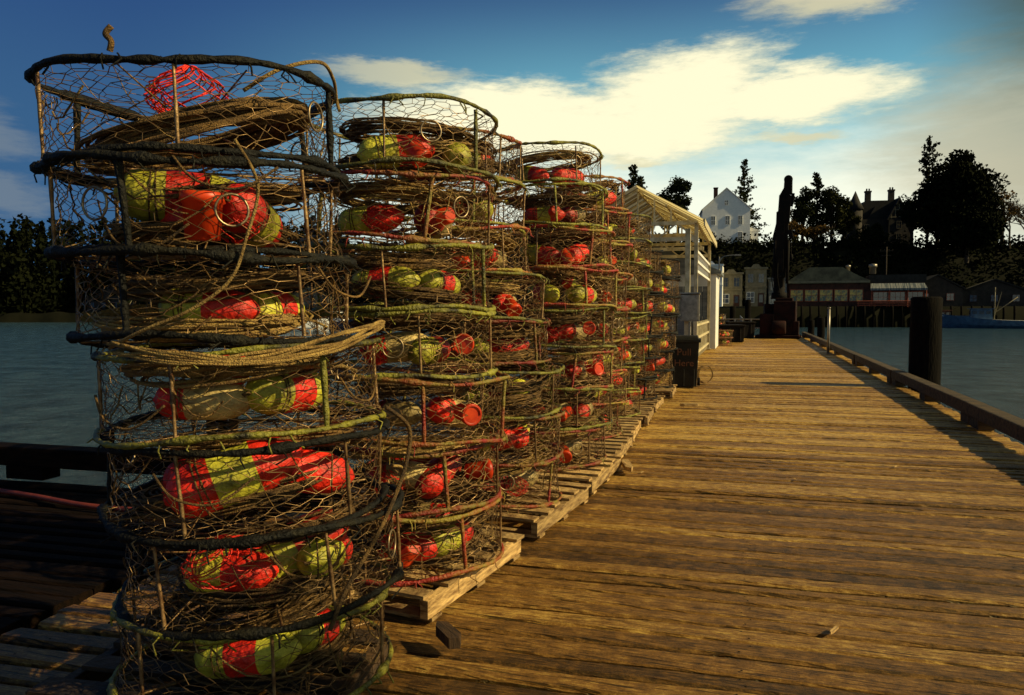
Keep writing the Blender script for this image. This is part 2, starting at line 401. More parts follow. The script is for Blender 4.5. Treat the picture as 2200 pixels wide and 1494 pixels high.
    for k in range(22):
        a=r.uniform(0,6.28); da=r.uniform(-.8,.8); z0=r.uniform(.1,.33); z1=r.uniform(.03,.3); sag=r.uniform(.0,.12); R0=PR*r.uniform(.85,.99); R1=PR*r.uniform(.78,.99)
        pts=[]
        for i in range(9):
            t=i/8; rr=R0+(R1-R0)*t+r.gauss(0,.004); aa=a+da*t; z=max(.02,z0+(z1-z0)*t-sag*sin(pi*t)+r.gauss(0,.004)); pts.append((cos(aa)*rr,sin(aa)*rr,z))
        net.tube(pts, r.choice([.0016,.0022,.0038]),4,mi=r.choice([1,2,2]))
    er=MB(); er.tube([(0.054*cos(2*pi*i/20),0,0.054*sin(2*pi*i/20)) for i in range(20)],0.0045,6,closed=True)
    return fr.mesh('pot_frame',[wrap,'steel']), net.mesh('pot_netting',['wire','rope','rope2']), er.mesh('escape_ring',['ring'])
VAR={}
for wi,wrap in enumerate(('black_wrap','green_wrap','red_wrap')):
    VAR[wrap]=[pot_meshes(100+wi*10+k, wrap, 0.0016 if wrap!='red_wrap' else 0.0019, 0.0155 if wrap=='black_wrap' else 0.0130) for k in range(2)]

def coil_mesh(seed, R, turns, mt, rr=0.0058):
    r=random.Random(seed); mb=MB(); pts=[]
    gx,gy=r.uniform(0.95,1.1),r.uniform(.72,.9)
    for t in range(turns):
        rad=R*r.uniform(0.78,1.08); ex=r.uniform(0.92,1.07); cx=r.uniform(-.025,.025); cy=r.uniform(-.025,.025)
        zt=r.uniform(-.032,.032); ph=r.uniform(0,6.28); am=r.uniform(0.004,0.022)
        tilt=r.uniform(-.025,.025)
        for i in range(26):
            a=2*pi*i/26
            pts.append(Vector((cx+gx*rad*cos(a), cy+rad*ex*gy*sin(a), zt+am*sin(a*2+ph)+tilt*cos(a+ph)+0.03*sin(a+seed))))
    for _ in range(2):
        pts=[pts[0]]+[(pts[i-1]+pts[i]*2+pts[i+1])/4 for i in range(1,len(pts)-1)]+[pts[-1]]
    mb.tube(pts, rr, 5)
    e=pts[-1]; mb.tube([e, e+Vector((0.06,0.02,-.01)), e+Vector((0.1,0.08,-0.04)), e+Vector((0.08,0.16,-0.06))], rr,5)
    return mb.mesh('rope_coil',[mt])
COILS=[coil_mesh(1,0.39,26,'rope'),coil_mesh(2,0.34,28,'rope2'),coil_mesh(3,0.42,22,'rope2'),coil_mesh(4,0.37,28,'rope2')]

def buoy_mesh(kind):
    mb=MB(); L=0.42; R=0.09
    prof=[(-L/2-0.01,0.012),(-L/2,0.02),(-L/2+0.012,R*0.55),(-L/2+0.035,R*0.82),(-L/2+0.075,R*0.97),(-0.066,R),(0.0,R),(0.066,R),(L/2-0.11,R*0.97),(L/2-0.06,R*0.82),(L/2-0.025,R*0.55),(L/2,R*0.28),(L/2+0.01,0.012)]
    if kind==0: f=lambda i: 1 if 5<=i<=6 else 0
    elif kind==1: f=lambda i: 1 if i>=6 else 0
    elif kind==2: f=lambda i: 1
    elif kind==3: f=lambda i: 0 if 5<=i<=6 else 1
    else: f=lambda i: 1 if i<=4 else 0
    mb.lathe(prof,20,'X',mifn=f)
    mb.tube([(-L/2-0.005,0,0),(-L/2-0.03,0,0.012),(-L/2-0.05,0,0.0),(-L/2-0.03,0,-0.012)],0.005,5,closed=True,mi=2)
    mb.tube([(-0.12+0.010*i/4+0.004*sin(i), (R+0.004)*cos(i*0.8), (R+0.004)*sin(i*0.8)) for i in range(18)],0.0035,4,mi=2)
    return mb.mesh('buoy',['yellow' if kind!=4 else 'cream','red','rope2'])
BUOYS=[buoy_mesh(k) for k in range(5)]
BLAB=['yellow foam buoy with a red band inside a pot','half red half yellow foam buoy inside a pot','plain red foam buoy inside a crab pot','red foam buoy with a yellow band inside a pot','cream foam buoy with a red end inside a pot']
def ball_mesh():
    mb=MB(); mb.lathe([(-0.1+0.2*i/10, 0.1*sqrt(max(0.01,1-(-1+2*i/10)**2))) for i in range(11)],18,'X',mifn=lambda i:1 if i<6 else 0); 
    mb.tube([(0.095,0,0),(0.13,0,0.015),(0.14,0,0),(0.13,0,-0.015)],0.006,5,closed=True,mi=0); return mb.mesh('ball_buoy',['yellow','red'])
BALL=ball_mesh()
def jar_mesh():
    mb=MB(); mb.lathe([(0,0.04),(0.004,0.05),(0.12,0.058),(0.125,0.066),(0.155,0.066),(0.158,0.060),(0.150,0.05)],18,'Z')
    mb.tube([(0.055*cos(a),0.055*sin(a),0.158) for a in [pi*k/8 for k in range(9)]],0.003,4)
    return mb.mesh('bait_jar',['jar'])
JAR=jar_mesh()
def bag_mesh():
    mb=MB(); r=random.Random(5)
    for k in range(22):
        a0=r.uniform(0,6.28); pts=[]
        for i in range(16):
            t=i/15; rad=0.09*sin(pi*(0.06+0.9*t))*(1+r.uniform(-.12,.12)); a=a0+t*(3 if k%2 else -3)
            pts.append((rad*cos(a),rad*sin(a),0.005+0.15*t))
        mb.tube(pts,0.002,4)
    return mb.mesh('bait_bag',['red'])
BAG=bag_mesh()

def add_buoy(k,loc,rot,s=1.0):
    solo('buoy', BUOYS[k], loc, rot, BLAB[k], 'buoy', 'foam buoys stowed in the pots', scale=(s,s,s))
def add_pot(x,y,z,h,diam,wrap,yaw,tilt=(0,0),lab=None):
    fm,nm,em = VAR[wrap][rng.randrange(2)]
    sc=diam/(2*PR)
    e=empty('crab_pot',(x,y,z),0,lab,'crab pot','crab pots stacked on the dock',rot=(tilt[0],tilt[1],yaw))
    S=(sc,sc,h/PH)
    part(e,'frame',fm,scale=S); part(e,'netting',nm,scale=S)
    for k in range(2):
        a=U(0,6.28); R=diam/2*0.965
        part(e,'escape_ring',em,(cos(a)*R,sin(a)*R,h*U(0.45,0.62)),(0,0,a+pi/2))
    return e

LABW={'black_wrap':'round crab pot with black rubber wrapped rings','green_wrap':'round crab pot with green wrapped rings','red_wrap':'round crab pot with red wrapped rings'}
def stack(cx,cy,z0,heights,diam,wraps,offs,nbuoy,first=False,tilts=None):
    z=z0; n=len(heights)
    toc=Vector((-cx,-cy,0)).normalized()
    side=Vector((0.953,0.304,0))
    for i,h in enumerate(heights):
        ox=offs[i]*side.x+U(-.025,.025); oy=offs[i]*side.y+U(-.025,.025)
        x,y=cx+ox,cy+oy
        w=wraps[i] if isinstance(wraps,(list,tuple)) else wraps
        tl=tilts[i] if tilts else (U(-.042,.042),U(-.042,.042))
        add_pot(x,y,z,h,diam*U(0.97,1.02),w,U(0,6.28),tl,LABW[w]+(', top of stack' if i==n-1 else ', in tall stack'))
        top1 = first and i==n-1
        if not top1:
            for b in range(2 if (nbuoy<3 or U(0,1)<0.6) else 3):
                k=rng.choice([0,0,1,1,3,4,2])
                ang=[-0.55,0.8,2.6][b]+U(-.35,.35)
                base=atan2(toc.y,toc.x)+0.2
                R=(diam/2-0.235)*U(0.7,1.0)
                px,py=x+cos(base+ang)*R, y+sin(base+ang)*R
                add_buoy(k,(px,py,z+0.035+0.092+U(0,.03)),(U(0,6.28),U(-.25,.25),base+ang+pi/2+U(-.6,.6)), U(0.8,1.03))
        for q in range(0 if top1 else (2 if U(0,1)<0.4 else 1)):
            s=diam/1.08*U(0.94,1.1); m=rng.randrange(4)
            solo('rope_coil',COILS[m],(x+U(-.05,.05),y+U(-.05,.05),z+h*(0.76 if q==0 else .3)),(U(-.09,.09),U(-.09,.09),U(0,6.28)),'coil of tan pot line resting inside a crab pot','rope coil','coils of pot line',scale=(s,s,s*0.9))
        if U(0,1)<0.5 and not first:
            base=atan2(toc.y,toc.x)+U(-.5,1.2); R=diam/2*0.72
            solo('bait_jar',JAR,(x+cos(base)*R,y+sin(base)*R,z+h*0.45),(U(1.2,2.6),U(-.6,.6),U(0,6)),'orange plastic bait jar with lid in a pot','bait jar','orange bait jars',scale=(.9,.9,.9))
        if U(0,1)<0.3 and not top1:
            base=atan2(toc.y,toc.x)+U(-.9,.9); R=diam/2*0.6
            solo('bait_bag',BAG,(x+cos(base)*R,y+sin(base)*R,z+0.05),(U(-.3,.3),U(-.3,.3),U(0,6)),'red mesh bait bag inside a crab pot','bait bag','red bait bags')
        if U(0,1)<0.25 and not top1:
            base=atan2(toc.y,toc.x)+U(-.3,1.0); R=diam/2*0.45
            solo('ball_buoy',BALL,(x+cos(base)*R,y+sin(base)*R,z+0.24),(0,U(-.5,.5),U(0,6)),'small round red and yellow buoy in a pot','buoy','round buoys stowed in the pots',scale=(0.75,0.75,0.75))
        z+=h

def pallet_meshes(mt):
    top=MB()
    for i in range(6): top.box((U(-.015,.015),-0.53+i*0.212,0.128),(1.14+U(-.04,.04),U(0.10,0.13),0.018),rz=U(-.015,.015))
    for i in range(3): top.box((0,-0.5+i*0.5,0.009),(1.16,0.1,0.018))
    st=MB(); st.box((0,0,0.068),(0.045,1.16,0.096))
    return top.mesh('pallet_slats',[mt]), st.mesh('pallet_stringer',[mt])
PM={'pallet':pallet_meshes('pallet'),'dark_pallet':pallet_meshes('dark_pallet')}
def pallet(x,y,rz,z=0.016,mt='pallet'):
    PT,PS=PM[mt]
    e=empty('pallet',(x,y,z),rz,('weathered' if mt=='pallet' else 'shade-toned')+' wooden pallet under a stack of crab pots','pallet','wooden pallets along the dock')  # the dark version carries the shade around the near stacks in its colour
    part(e,'slats',PT)
    for sx in (-0.55,0,0.55): part(e,'stringer',PS,(sx,0,0))
PALZ=0.158
pallet(-2.02,2.30,0.12,mt='dark_pallet')
for (x,y,rz) in ((-2.02,4.02,-0.12),(-1.88,5.50,-0.10),(-1.80,6.80,-0.05),(-1.84,8.05,0.02),(-1.90,9.35,0.06),(-1.90,10.7,0.05),(-1.93,12.1,0.0),(-1.88,14.0,0.04)):
    pallet(x,y,rz)

D1=1.075
h1=[.33,.33,.32,.32,.33,.345,.335]
o1=[0.02,0.035,0.0,-.04,-.125,-.18,-.20]
t1=[(0.015,0),(0,0.03),(-0.02,0.0),(0.02,-0.03),(0.02,-0.07),(0.0,0.03),(0.035,0.035)]
stack(-1.91,2.54,PALZ,h1,D1,['green_wrap','black_wrap','black_wrap','green_wrap','black_wrap','black_wrap','black_wrap'],o1,2,first=True,tilts=t1)
stack(-1.92,3.95,PALZ,[0.36]*7,1.09,['red_wrap','red_wrap','red_wrap','green_wrap','green_wrap','red_wrap','green_wrap'],[0.02,0,0.03,0,-0.01,-.02,0],3)
stack(-1.90,5.45,PALZ,[0.34]*8,1.09,['red_wrap','red_wrap','green_wrap','red_wrap','green_wrap','red_wrap','green_wrap','red_wrap'],[0,0,-.03,-.09,-.15,-.24,-.30,-.34],3)
stack(-1.80,6.9,PALZ,[0.362]*8,1.09,['red_wrap','green_wrap','red_wrap','green_wrap','red_wrap','red_wrap','green_wrap','green_wrap'],[0,0.02,0.03,0.03,0.05,0.05,0,-.1],3)
stack(-1.91,8.5,PALZ,[0.365]*8,1.07,'red_wrap',[0,0.02,0.04,0.05,0.05,0.08,0.08,0.05],2)
stack(-1.95,10.3,PALZ,[0.34]*8,1.07,'green_wrap',[0,0,0.05,0.05,0.1,0.1,0.12,0.1],2)
stack(-1.93,12.1,PALZ,[0.34]*7,1.07,'black_wrap',[0,0,0.05,0.05,0.1,0.05,0.05],2)
stack(-1.86,14.1,PALZ,[0.335]*7,1.07,'black_wrap',[0,0,0.05,0.05,0.1,0.1,0.1],2)
# unseen stacks added outside the frame to cast shade on the near deck
for (x,y) in ((2.15,1.1),(2.1,2.3)):
    pallet(x,y,0.05,mt='dark_pallet'); stack(x,y,PALZ,[0.35]*7,1.07,'black_wrap',[0,.02,-.02,.01,.03,0,.02],2)

S1=Vector((-1.91,2.54,0)); TOC=Vector((0.6,-0.8,0)); RT=Vector((0.953,0.304,0)).normalized()
lev=[PALZ]
for h in h1: lev.append(lev[-1]+h)
def s1(phi,R,z,off=0.0):
    if R>0.55: R-=0.065
    a=atan2(TOC.y,TOC.x)+radians(phi)
    return S1+RT*off+Vector((cos(a)*R,sin(a)*R,z))
add_buoy(0,s1(-12,0.22,lev[5]+0.22,-.18),(0.4,0.05,0.72),1.1)
solo('bait_jar',JAR,s1(2,0.43,lev[5]+0.05,-.18),(0.05,0.02,0.6),'large orange bait jar standing in a crab pot','bait jar','orange bait jars',scale=(1.15,1.15,1.05))
add_buoy(3,s1(-10,0.27,lev[2]+0.17,-.02),(0.4,-0.32,0.70),1.15)
add_buoy(1,s1(38,0.26,lev[1]+0.18,-.02),(1.4,-0.42,0.85),1.1)
solo('bait_bag',BAG,s1(-10,0.12,lev[6]+0.15,-.20),(0.2,0.1,0.3),'red mesh bait bag on a rope coil in the top pot','bait bag','red bait bags',scale=(1.6,1.6,1.5))
solo('bait_bag',BAG,s1(-20,0.3,lev[1]+0.10,0),(0.2,0.1,0.3),'red mesh bait bag inside a crab pot','bait bag','red bait bags',scale=(1.6,1.6,1.2))
solo('rope_coil',coil_mesh(21,0.41,34,'rope2',0.009),s1(20,0.03,lev[6]+0.15,-.20),(0.14,-0.2,0.4),'large dark coil of pot line in the topmost pot','rope coil','coils of pot line')
solo('rope_coil',coil_mesh(22,0.29,20,'rope',0.0085),Vector((-1.82,3.95,PALZ+0.36*6+0.2)),(0.28,-0.12,0.9),'thick coil of tan line in the topmost pot','rope coil','coils of pot line')
solo('rope_coil',coil_mesh(23,0.36,18,'rope',0.0075),s1(10,0.06,lev[4]-0.08,-.1),(0.05,-0.1,0.4),'pale coil of line hanging below the netting','rope coil','coils of pot line')
def spl(pts,n=8):
    out=[]; P=[pts[0]]+list(pts)+[pts[-1]]
    for i in range(1,len(P)-2):
        for k in range(n):
            t=k/n; a,b,c,d=P[i-1],P[i],P[i+1],P[i+2]
            out.append(0.5*((2*b)+(c-a)*t+(2*a-5*b+4*c-d)*t*t+(3*b-a-3*c+d)*t**3))
    out.append(P[-2]); return out
def rope(pts,r,m,lab):
    mb=MB(); mb.tube(spl(pts),r,7,cap=True); solo('rope',mb.mesh('rope',[m]),label=lab,cat='rope',group='loose ropes hanging on the stack')
rope([s1(15,0.63,2.17,-.2),s1(19,0.645,2.02,-.17),s1(15,0.64,1.84,-.17),s1(6,0.64,1.70,-.13),s1(-8,0.64,1.6,-.11),s1(-25,0.64,1.53,-.1),s1(-40,0.63,1.47,-.09)],0.006,'rope','tan rope hanging down the side of the pots')
for k in range(7):
    rope([s1(84+U(-5,5),0.66,1.53+U(-.02,.02),-.07),s1(60,0.665,1.52+U(-.015,.03),-.07),s1(35,0.66,1.48+U(-.03,.03),-.07),s1(8,0.66,1.44+U(-.03,.03),-.07),s1(-15,0.66,1.43+U(-.03,.03),-.07),s1(-38+U(-4,4),0.65,1.47+U(-.03,.03),-.07)],0.006,'rope','tan ropes draped around the waist of the stack')
rope([s1(62,0.64,1.22,-.02),s1(74,0.69,1.12,0),s1(70,0.68,1.0,0.01),s1(60,0.66,0.88,0.01),s1(46,0.65,0.75,0.01),s1(32,0.65,0.6,0),s1(24,0.66,0.47,0)],0.0085,'rope2','thick grey rope hanging off the stack')
rope([s1(78,0.62,0.95,-.0),s1(84,0.66,0.93,0),s1(90,0.66,0.88,0)],0.006,'rope','short frayed rope end on a pot ring')
rope([s1(30,0.35,2.40,-.2),s1(42,0.45,2.48,-.2),s1(60,0.52,2.545,-.2),s1(84,0.59,2.55,-.2),s1(98,0.62,2.50,-.2),s1(92,0.62,2.44,-.2)],0.0075,'rope','rope looped over the topmost pot ring')
rope([s1(-26,0.595,2.44,-.2),s1(-25,0.60,2.47,-.2),s1(-27,0.60,2.495,-.2),s1(-25,0.597,2.52,-.2)],0.010,'rope2','knotted rope stub tied upright on the top ring')
for (p0,z0_) in ((-60,1.3),(-30,1.05),(10,0.75),(70,0.75),(-50,1.9),(30,1.75),(-20,2.1),(40,1.35)):
    rope([s1(p0,0.61,z0_,-.05),s1(p0+8,0.615,z0_-.08,-.05),s1(p0+22,0.615,z0_-.1,-.05),s1(p0+35,0.61,z0_-.02,-.05)],0.0045,'rope2','slack line tied between pot rings')

# ------------------------------------------------------------ rails
def rail(x0,y0,x1,y1,z0=0.010,w=0.22,hh=0.18,blk=0.12,lab='heavy weathered timber bull rail on blocks',mt='timber'):
    L=sqrt((x1-x0)**2+(y1-y0)**2); a=atan2(y1-y0,x1-x0)
    e=empty('bull_rail',(x0,y0,z0),a,lab,'bull rail','timber bull rails along the dock edge')
    mb=MB(); mb.box((L/2,0,blk+hh/2),(L-0.012,w,hh)); o=part(e,'rail_beam',mb.mesh('rail_beam',[mt])); b=o.modifiers.new('b','BEVEL'); b.width=0.018; b.segments=2
    bm=MB(); bm.box((0,0,blk/2),(0.42,w*0.9,blk)); bme=bm.mesh('rail_block',[mt])
    k=max(2,int(L/1.8))
    for i in range(k): part(e,'rail_block',bme,(0.25+(L-0.5)*i/(k-1),0,0))
y=2.0
while y<45.5:
    L=U(4.6,6.2); y2=min(y+L,46.0); dx=U(-.02,.02)
    rail(3.0+dx,y,3.0+U(-.02,.02),y2); y=y2
rail(-9.2,5.12,-3.7,5.45,lab='tarred timber bull rail along the side landing',mt='shade_timber'); rail(-14,4.75,-9.2,5.1,lab='tarred timber bull rail along the side landing',mt='shade_timber')
mb=MB(); mb.tube(spl([Vector((x, 4.72+0.07*x*0.5+0.12*sin(x*1.7)+0.1, 0.04)) for x in [-13+0.8*i for i in range(12)]],6),0.022,8,cap=True)
solo('fire_hose',mb.mesh('fire_hose',['hose']),label='faded red hose snaking along the landing rail',cat='hose')

def piling(x,y,top,r,lab,bot=WZ-1.5):
    mb=MB(); N=14; prof=[]
    for i in range(N+1):
        z=bot+(top-0.04-bot)*i/N; prof.append((z, r*(1.08-0.1*i/N)*(1+U(-.02,.02))))
    prof.append((top,r*0.86)); mb.lathe(prof,16,'Z')
    solo('piling',mb.mesh('piling',['piling']),(x,y,0),label=lab,cat='piling',group='dock pilings')
piling(3.46,17.2,1.86,0.30,'thick dark creosoted piling rising beside the dock rail')
piling(-5.6,6.9,0.95,0.17,'dark mooring piling beyond the side landing'); piling(-11.2,6.1,0.62,0.17,'short mooring piling beside the landing')
for (x,y,t) in ((-3.9,12,0.3),(-3.9,17,0.3),(-1.0,48.0,1.8),(-0.1,48.4,2.2),(3.4,40,1.2),(3.4,46.3,1.0)): piling(x,y,t,0.18,'dark round piling at the edge of the dock')
mb=MB(); mb.tube([(0,0,0),(0,0,1.62)],0.045,10,cap=True); mb.lathe([(1.62,0.055),(1.66,0.055),(1.67,0.03)],10,'Z'); mb.lathe([(0,0.09),(0.02,0.09),(0.025,0.05)],10,'Z')
solo('stand_pipe',mb.mesh('stand_pipe',['galv']),(2.72,29,0.010),label='pale galvanised stand pipe bolted beside the rail',cat='pipe')

def bin_():
    x,y=-1.27,15.7
    e=empty('trash_bin',(x,y,0.012),0.06,'dark square rubbish bin with faded scrawl on the dock','trash bin')
    mb=MB(); mb.box((0,0,0.47),(0.5,0.5,0.9),taper=1.18); mb.box((0,0,0.955),(0.66,0.66,0.07)); mb.box((0,-0.0,1.02),(0.58,0.58,0.06),taper=0.9)
    for sx in (-.2,0,.2): mb.box((sx,-0.285,0.2),(0.02,0.02,0.36))
    o=part(e,'bin_body',mb.mesh('bin_body',['bin'])); b=o.modifiers.new('b','BEVEL'); b.width=0.012; b.segments=2
    wm=MB(); wm.lathe([(-0.03,0.07),(-0.025,0.085),(0.025,0.085),(0.03,0.07)],16,'X'); w=wm.mesh('wheel',['dark'])
    for sx in (-.29,.29): part(e,'wheel',w,(sx,0.2,0.085))
    for t,z,s in (('Pull',0.66,0.2),('Here',0.44,0.19)):
        cu=bpy.data.curves.new('lettering_curve','FONT'); cu.body=t; cu.size=s; cu.extrude=0.002; cu.align_x='CENTER'
        tmp=bpy.data.objects.new('tmp',cu); COL.objects.link(tmp); dg=bpy.context.evaluated_depsgraph_get(); dg.update()
        me=bpy.data.meshes.new_from_object(tmp.evaluated_get(dg)); me.materials.clear(); me.materials.append(M['scrawl']); bpy.data.objects.remove(tmp)
        part(e,'lettering',me,(0,-0.312 if z>0.6 else -0.300,z),(radians(90+5),0,0.03))
bin_()
mb=MB()
for k in range(3): mb.tube([(0.18*cos(2*pi*i/24)*(1+0.05*k),0.02*k-0.02+0.008*sin(i),0.2+0.18*sin(2*pi*i/24)*(1+0.03*k)) for i in range(24)],0.008,6,closed=True)
solo('hose_coil',mb.mesh('hose_coil',['rope2']),(-0.88,16.3,0.02),(0,0,0.7),'small loop of brown line hung beside the rubbish bin','rope coil')

e=empty('utility_post',(-1.42,18.2,0.010),0,'weathered post carrying a grey electrical box','utility post')
mb=MB(); mb.box((0,0,1.75),(0.12,0.12,3.5)); part(e,'post',mb.mesh('post',['canopy_paint']))
mb=MB(); mb.box((0.08,-0.17,1.62),(0.42,0.2,0.62)); mb.box((0.08,-0.285,1.62),(0.36,0.02,0.56)); mb.box((0.08,-0.17,1.96),(0.46,0.26,0.03),rx=-0.1); mb.tube([(0.08,-0.17,1.3),(0.08,-0.1,0.02)],0.03,8)
part(e,'electrical_box',mb.mesh('electrical_box',['galv']))

# ------------------------------------------------------------ canopy
def canopy():
    e=empty('open_canopy',(-3.3,23,0.012),0,'dockside canopy with pale striped gable roof, railing and boarded walls','canopy')
    Lc=7.5; hw=1.75; zr=5.3; ze=4.3
    mb=MB(); n=90
    for sgn in (-1,1):
        base=len(mb.v)
        for i in range(n*2+1):
            y=-0.4+(Lc+0.8)*i/(n*2); c=0.02*sin(i*pi/2)
            mb.v.append(Vector((0,y,zr+c))); mb.v.append(Vector((sgn*(hw+0.25),y,ze-0.1+c)))
        for i in range(n*2):
            a=base+2*i; mb.f.append([a,a+1,a+3,a+2]); mb.m.append(1 if (i//8)%2==1 else 0); mb.smooth.append(True)
    part(e,'roof',mb.mesh('roof',['roofpanel','roofpanel2']))
    mb=MB()
    for y in [0.0+Lc*i/7 for i in range(8)]:
        for sgn in (-1,1): mb.tube([(0,y,zr-0.07),(sgn*hw,y,ze-0.07)],0.035,4,smooth=False,cap=True)
    for x,z in ((0,zr-.12),(hw*.5,(zr+ze)/2-.1),(-hw*.5,(zr+ze)/2-.1),(hw,ze-.12),(-hw,ze-.12)): mb.tube([(x,-0.2,z),(x,Lc+0.2,z)],0.05,4,smooth=False,cap=True)
    mb.box((hw+.25,Lc/2,ze-.16),(0.04,Lc+.8,0.2)); mb.box((-hw-.25,Lc/2,ze-.16),(0.04,Lc+.8,0.2))
    part(e,'rafters',mb.mesh('rafters',['canopy_paint']))
    mb=MB()
    for z in (ze-0.12,ze-0.6): mb.box((0,0,z),(2*hw,0.09,0.12))
    for k in range(6):
        x0=-hw+k*hw/3; mb.tube([(x0,0,ze-0.12 if k%2 else ze-0.6),(x0+hw/3,0,ze-0.6 if k%2 else ze-0.12)],0.035,4,smooth=False)
    for k in range(-3,4):
        x0=k*0.5; mb.tube([(x0,0,ze-.1),(x0,0,zr-.1-abs(x0)*(zr-ze)/hw)],0.035,4,smooth=False)
    tm=mb.mesh('truss',['canopy_paint'])
    for y in (0,Lc/2,Lc): part(e,'truss',tm,(0,y,0))
    pm=MB(); pm.box((0,0,(ze-0.1)/2),(0.11,0.11,ze-0.1)); pm.box((0,0,0.02),(0.2,0.2,0.04)); pme=pm.mesh('post',['canopy_paint'])
    for (x,y) in ((-hw,0),(-hw,Lc/2),(-hw,Lc),(hw,0.0),(hw,Lc)): part(e,'post',pme,(x,y,0))
    bm=MB()
    for y0,y1 in ((0,0.5),(Lc,Lc-.5)):
        bm.tube([(hw,y0,ze-0.8),(hw,y1,ze-0.2)],0.035,4,smooth=False)
    part(e,'brace',bm.mesh('brace',['canopy_paint']))
    bm=MB()
    for k in range(30): bm.box((-hw,0.12+k*Lc/30,1.7),(0.03,Lc/30-0.02,3.2))
    for k in range(14): bm.box((-hw+0.13+k*2*hw/14,Lc,1.3),(2*hw/14-0.02,0.03,2.4))
    part(e,'wall_boards',bm.mesh('wall_boards',['grey_wall']))
    bm=MB()
    for z in (2.75,3.05,3.35): bm.box((hw,Lc/2,z),(0.05,Lc,0.08))
    for k in range(19): bm.box((hw-.03,0.2+k*Lc/19.5,3.05),(0.03,0.05,0.7))
    part(e,'upper_railing',bm.mesh('upper_railing',['white']))
    bm=MB()
    for z in (0.25,0.7,1.1): bm.box((hw,Lc/2,z),(0.05,Lc,0.07))
    for k in range(26): bm.box((hw-.04,0.2+k*Lc/27,0.62),(0.03,0.08,1.15))
    part(e,'side_railing',bm.mesh('side_railing',['canopy_paint']))
canopy()
e=empty('dock_shed',(-3.5,32.5,0.012),0,'small pale shed with dark openings on the wharf','shed')
mb=MB(); mb.box((0,0,1.5),(4.4,3,3.0)); part(e,'wall',mb.mesh('wall',['white']))
mb=MB(); mb.prism([(-2.4,3.0),(2.4,3.0),(2.4,3.12),(0,4.1),(-2.4,3.12)],-1.7,1.7); part(e,'roof',mb.mesh('roof',['grey_wall']))
mb=MB(); mb.box((0,0,0),(0.9,0.06,1.0)); wmesh=mb.mesh('window',['glass'])
for sx in (-1.3,0,1.3): part(e,'window',wmesh,(sx,-1.52,1.8))
def tote(x,y,rz,s,m,lab,z=0.012):
    mb=MB(); mb.box((0,0,0.33),(1.1,0.9,0.62),taper=1.06); mb.box((0,0,0.67),(1.22,1.02,0.07))
    for sx in (-.4,0,.4): mb.box((sx,-0.465,0.33),(0.06,0.05,0.56))
    for sx in (-.45,.45): mb.box((sx,0,0.02),(0.12,0.88,0.05))
    o=solo('fish_tote',mb.mesh('fish_tote',[m]),(x,y,z),(0,0,rz),lab,'fish tote','fish totes on the dock',scale=(s,s,s)); b=o.modifiers.new('b','BEVEL'); b.width=.015
tote(-2.4,18.0,.1,1.0,'bin','dark lidded fish tote standing by the utility post'); tote(-2.3,20.1,-.1,1.1,'dark','black lidded fish tote below the canopy'); tote(-1.0,38.0,.2,1.2,'dark','black fish tote near the end of the dock'); tote(-2.6,42.5,0,1.6,'bin','large dark fish tote near the dock end')
tote(-0.6,43.5,.3,1.3,'dark','black fish tote next to the hoist')
for k,(x,y) in enumerate(((-2.4,24),(-2.5,25.8),(-2.4,27.6),(-3.8,24.6))):
    tote(x,y,U(-.1,.1),1.0,'bin','dark fish tote stored under the canopy'); tote(x+U(-.05,.05),y,U(-.15,.15),1.0,'rustbase' if k%2 else 'grey_wall','fish tote stacked on another under the canopy',z=0.73)

stack(-1.25,34.5,0.014,[0.34,0.34],1.07,'red_wrap',[0,0],2)
stack(-1.7,40,0.014,[0.34,0.34,0.34,.34],1.07,'black_wrap',[0,0,0,0],1)
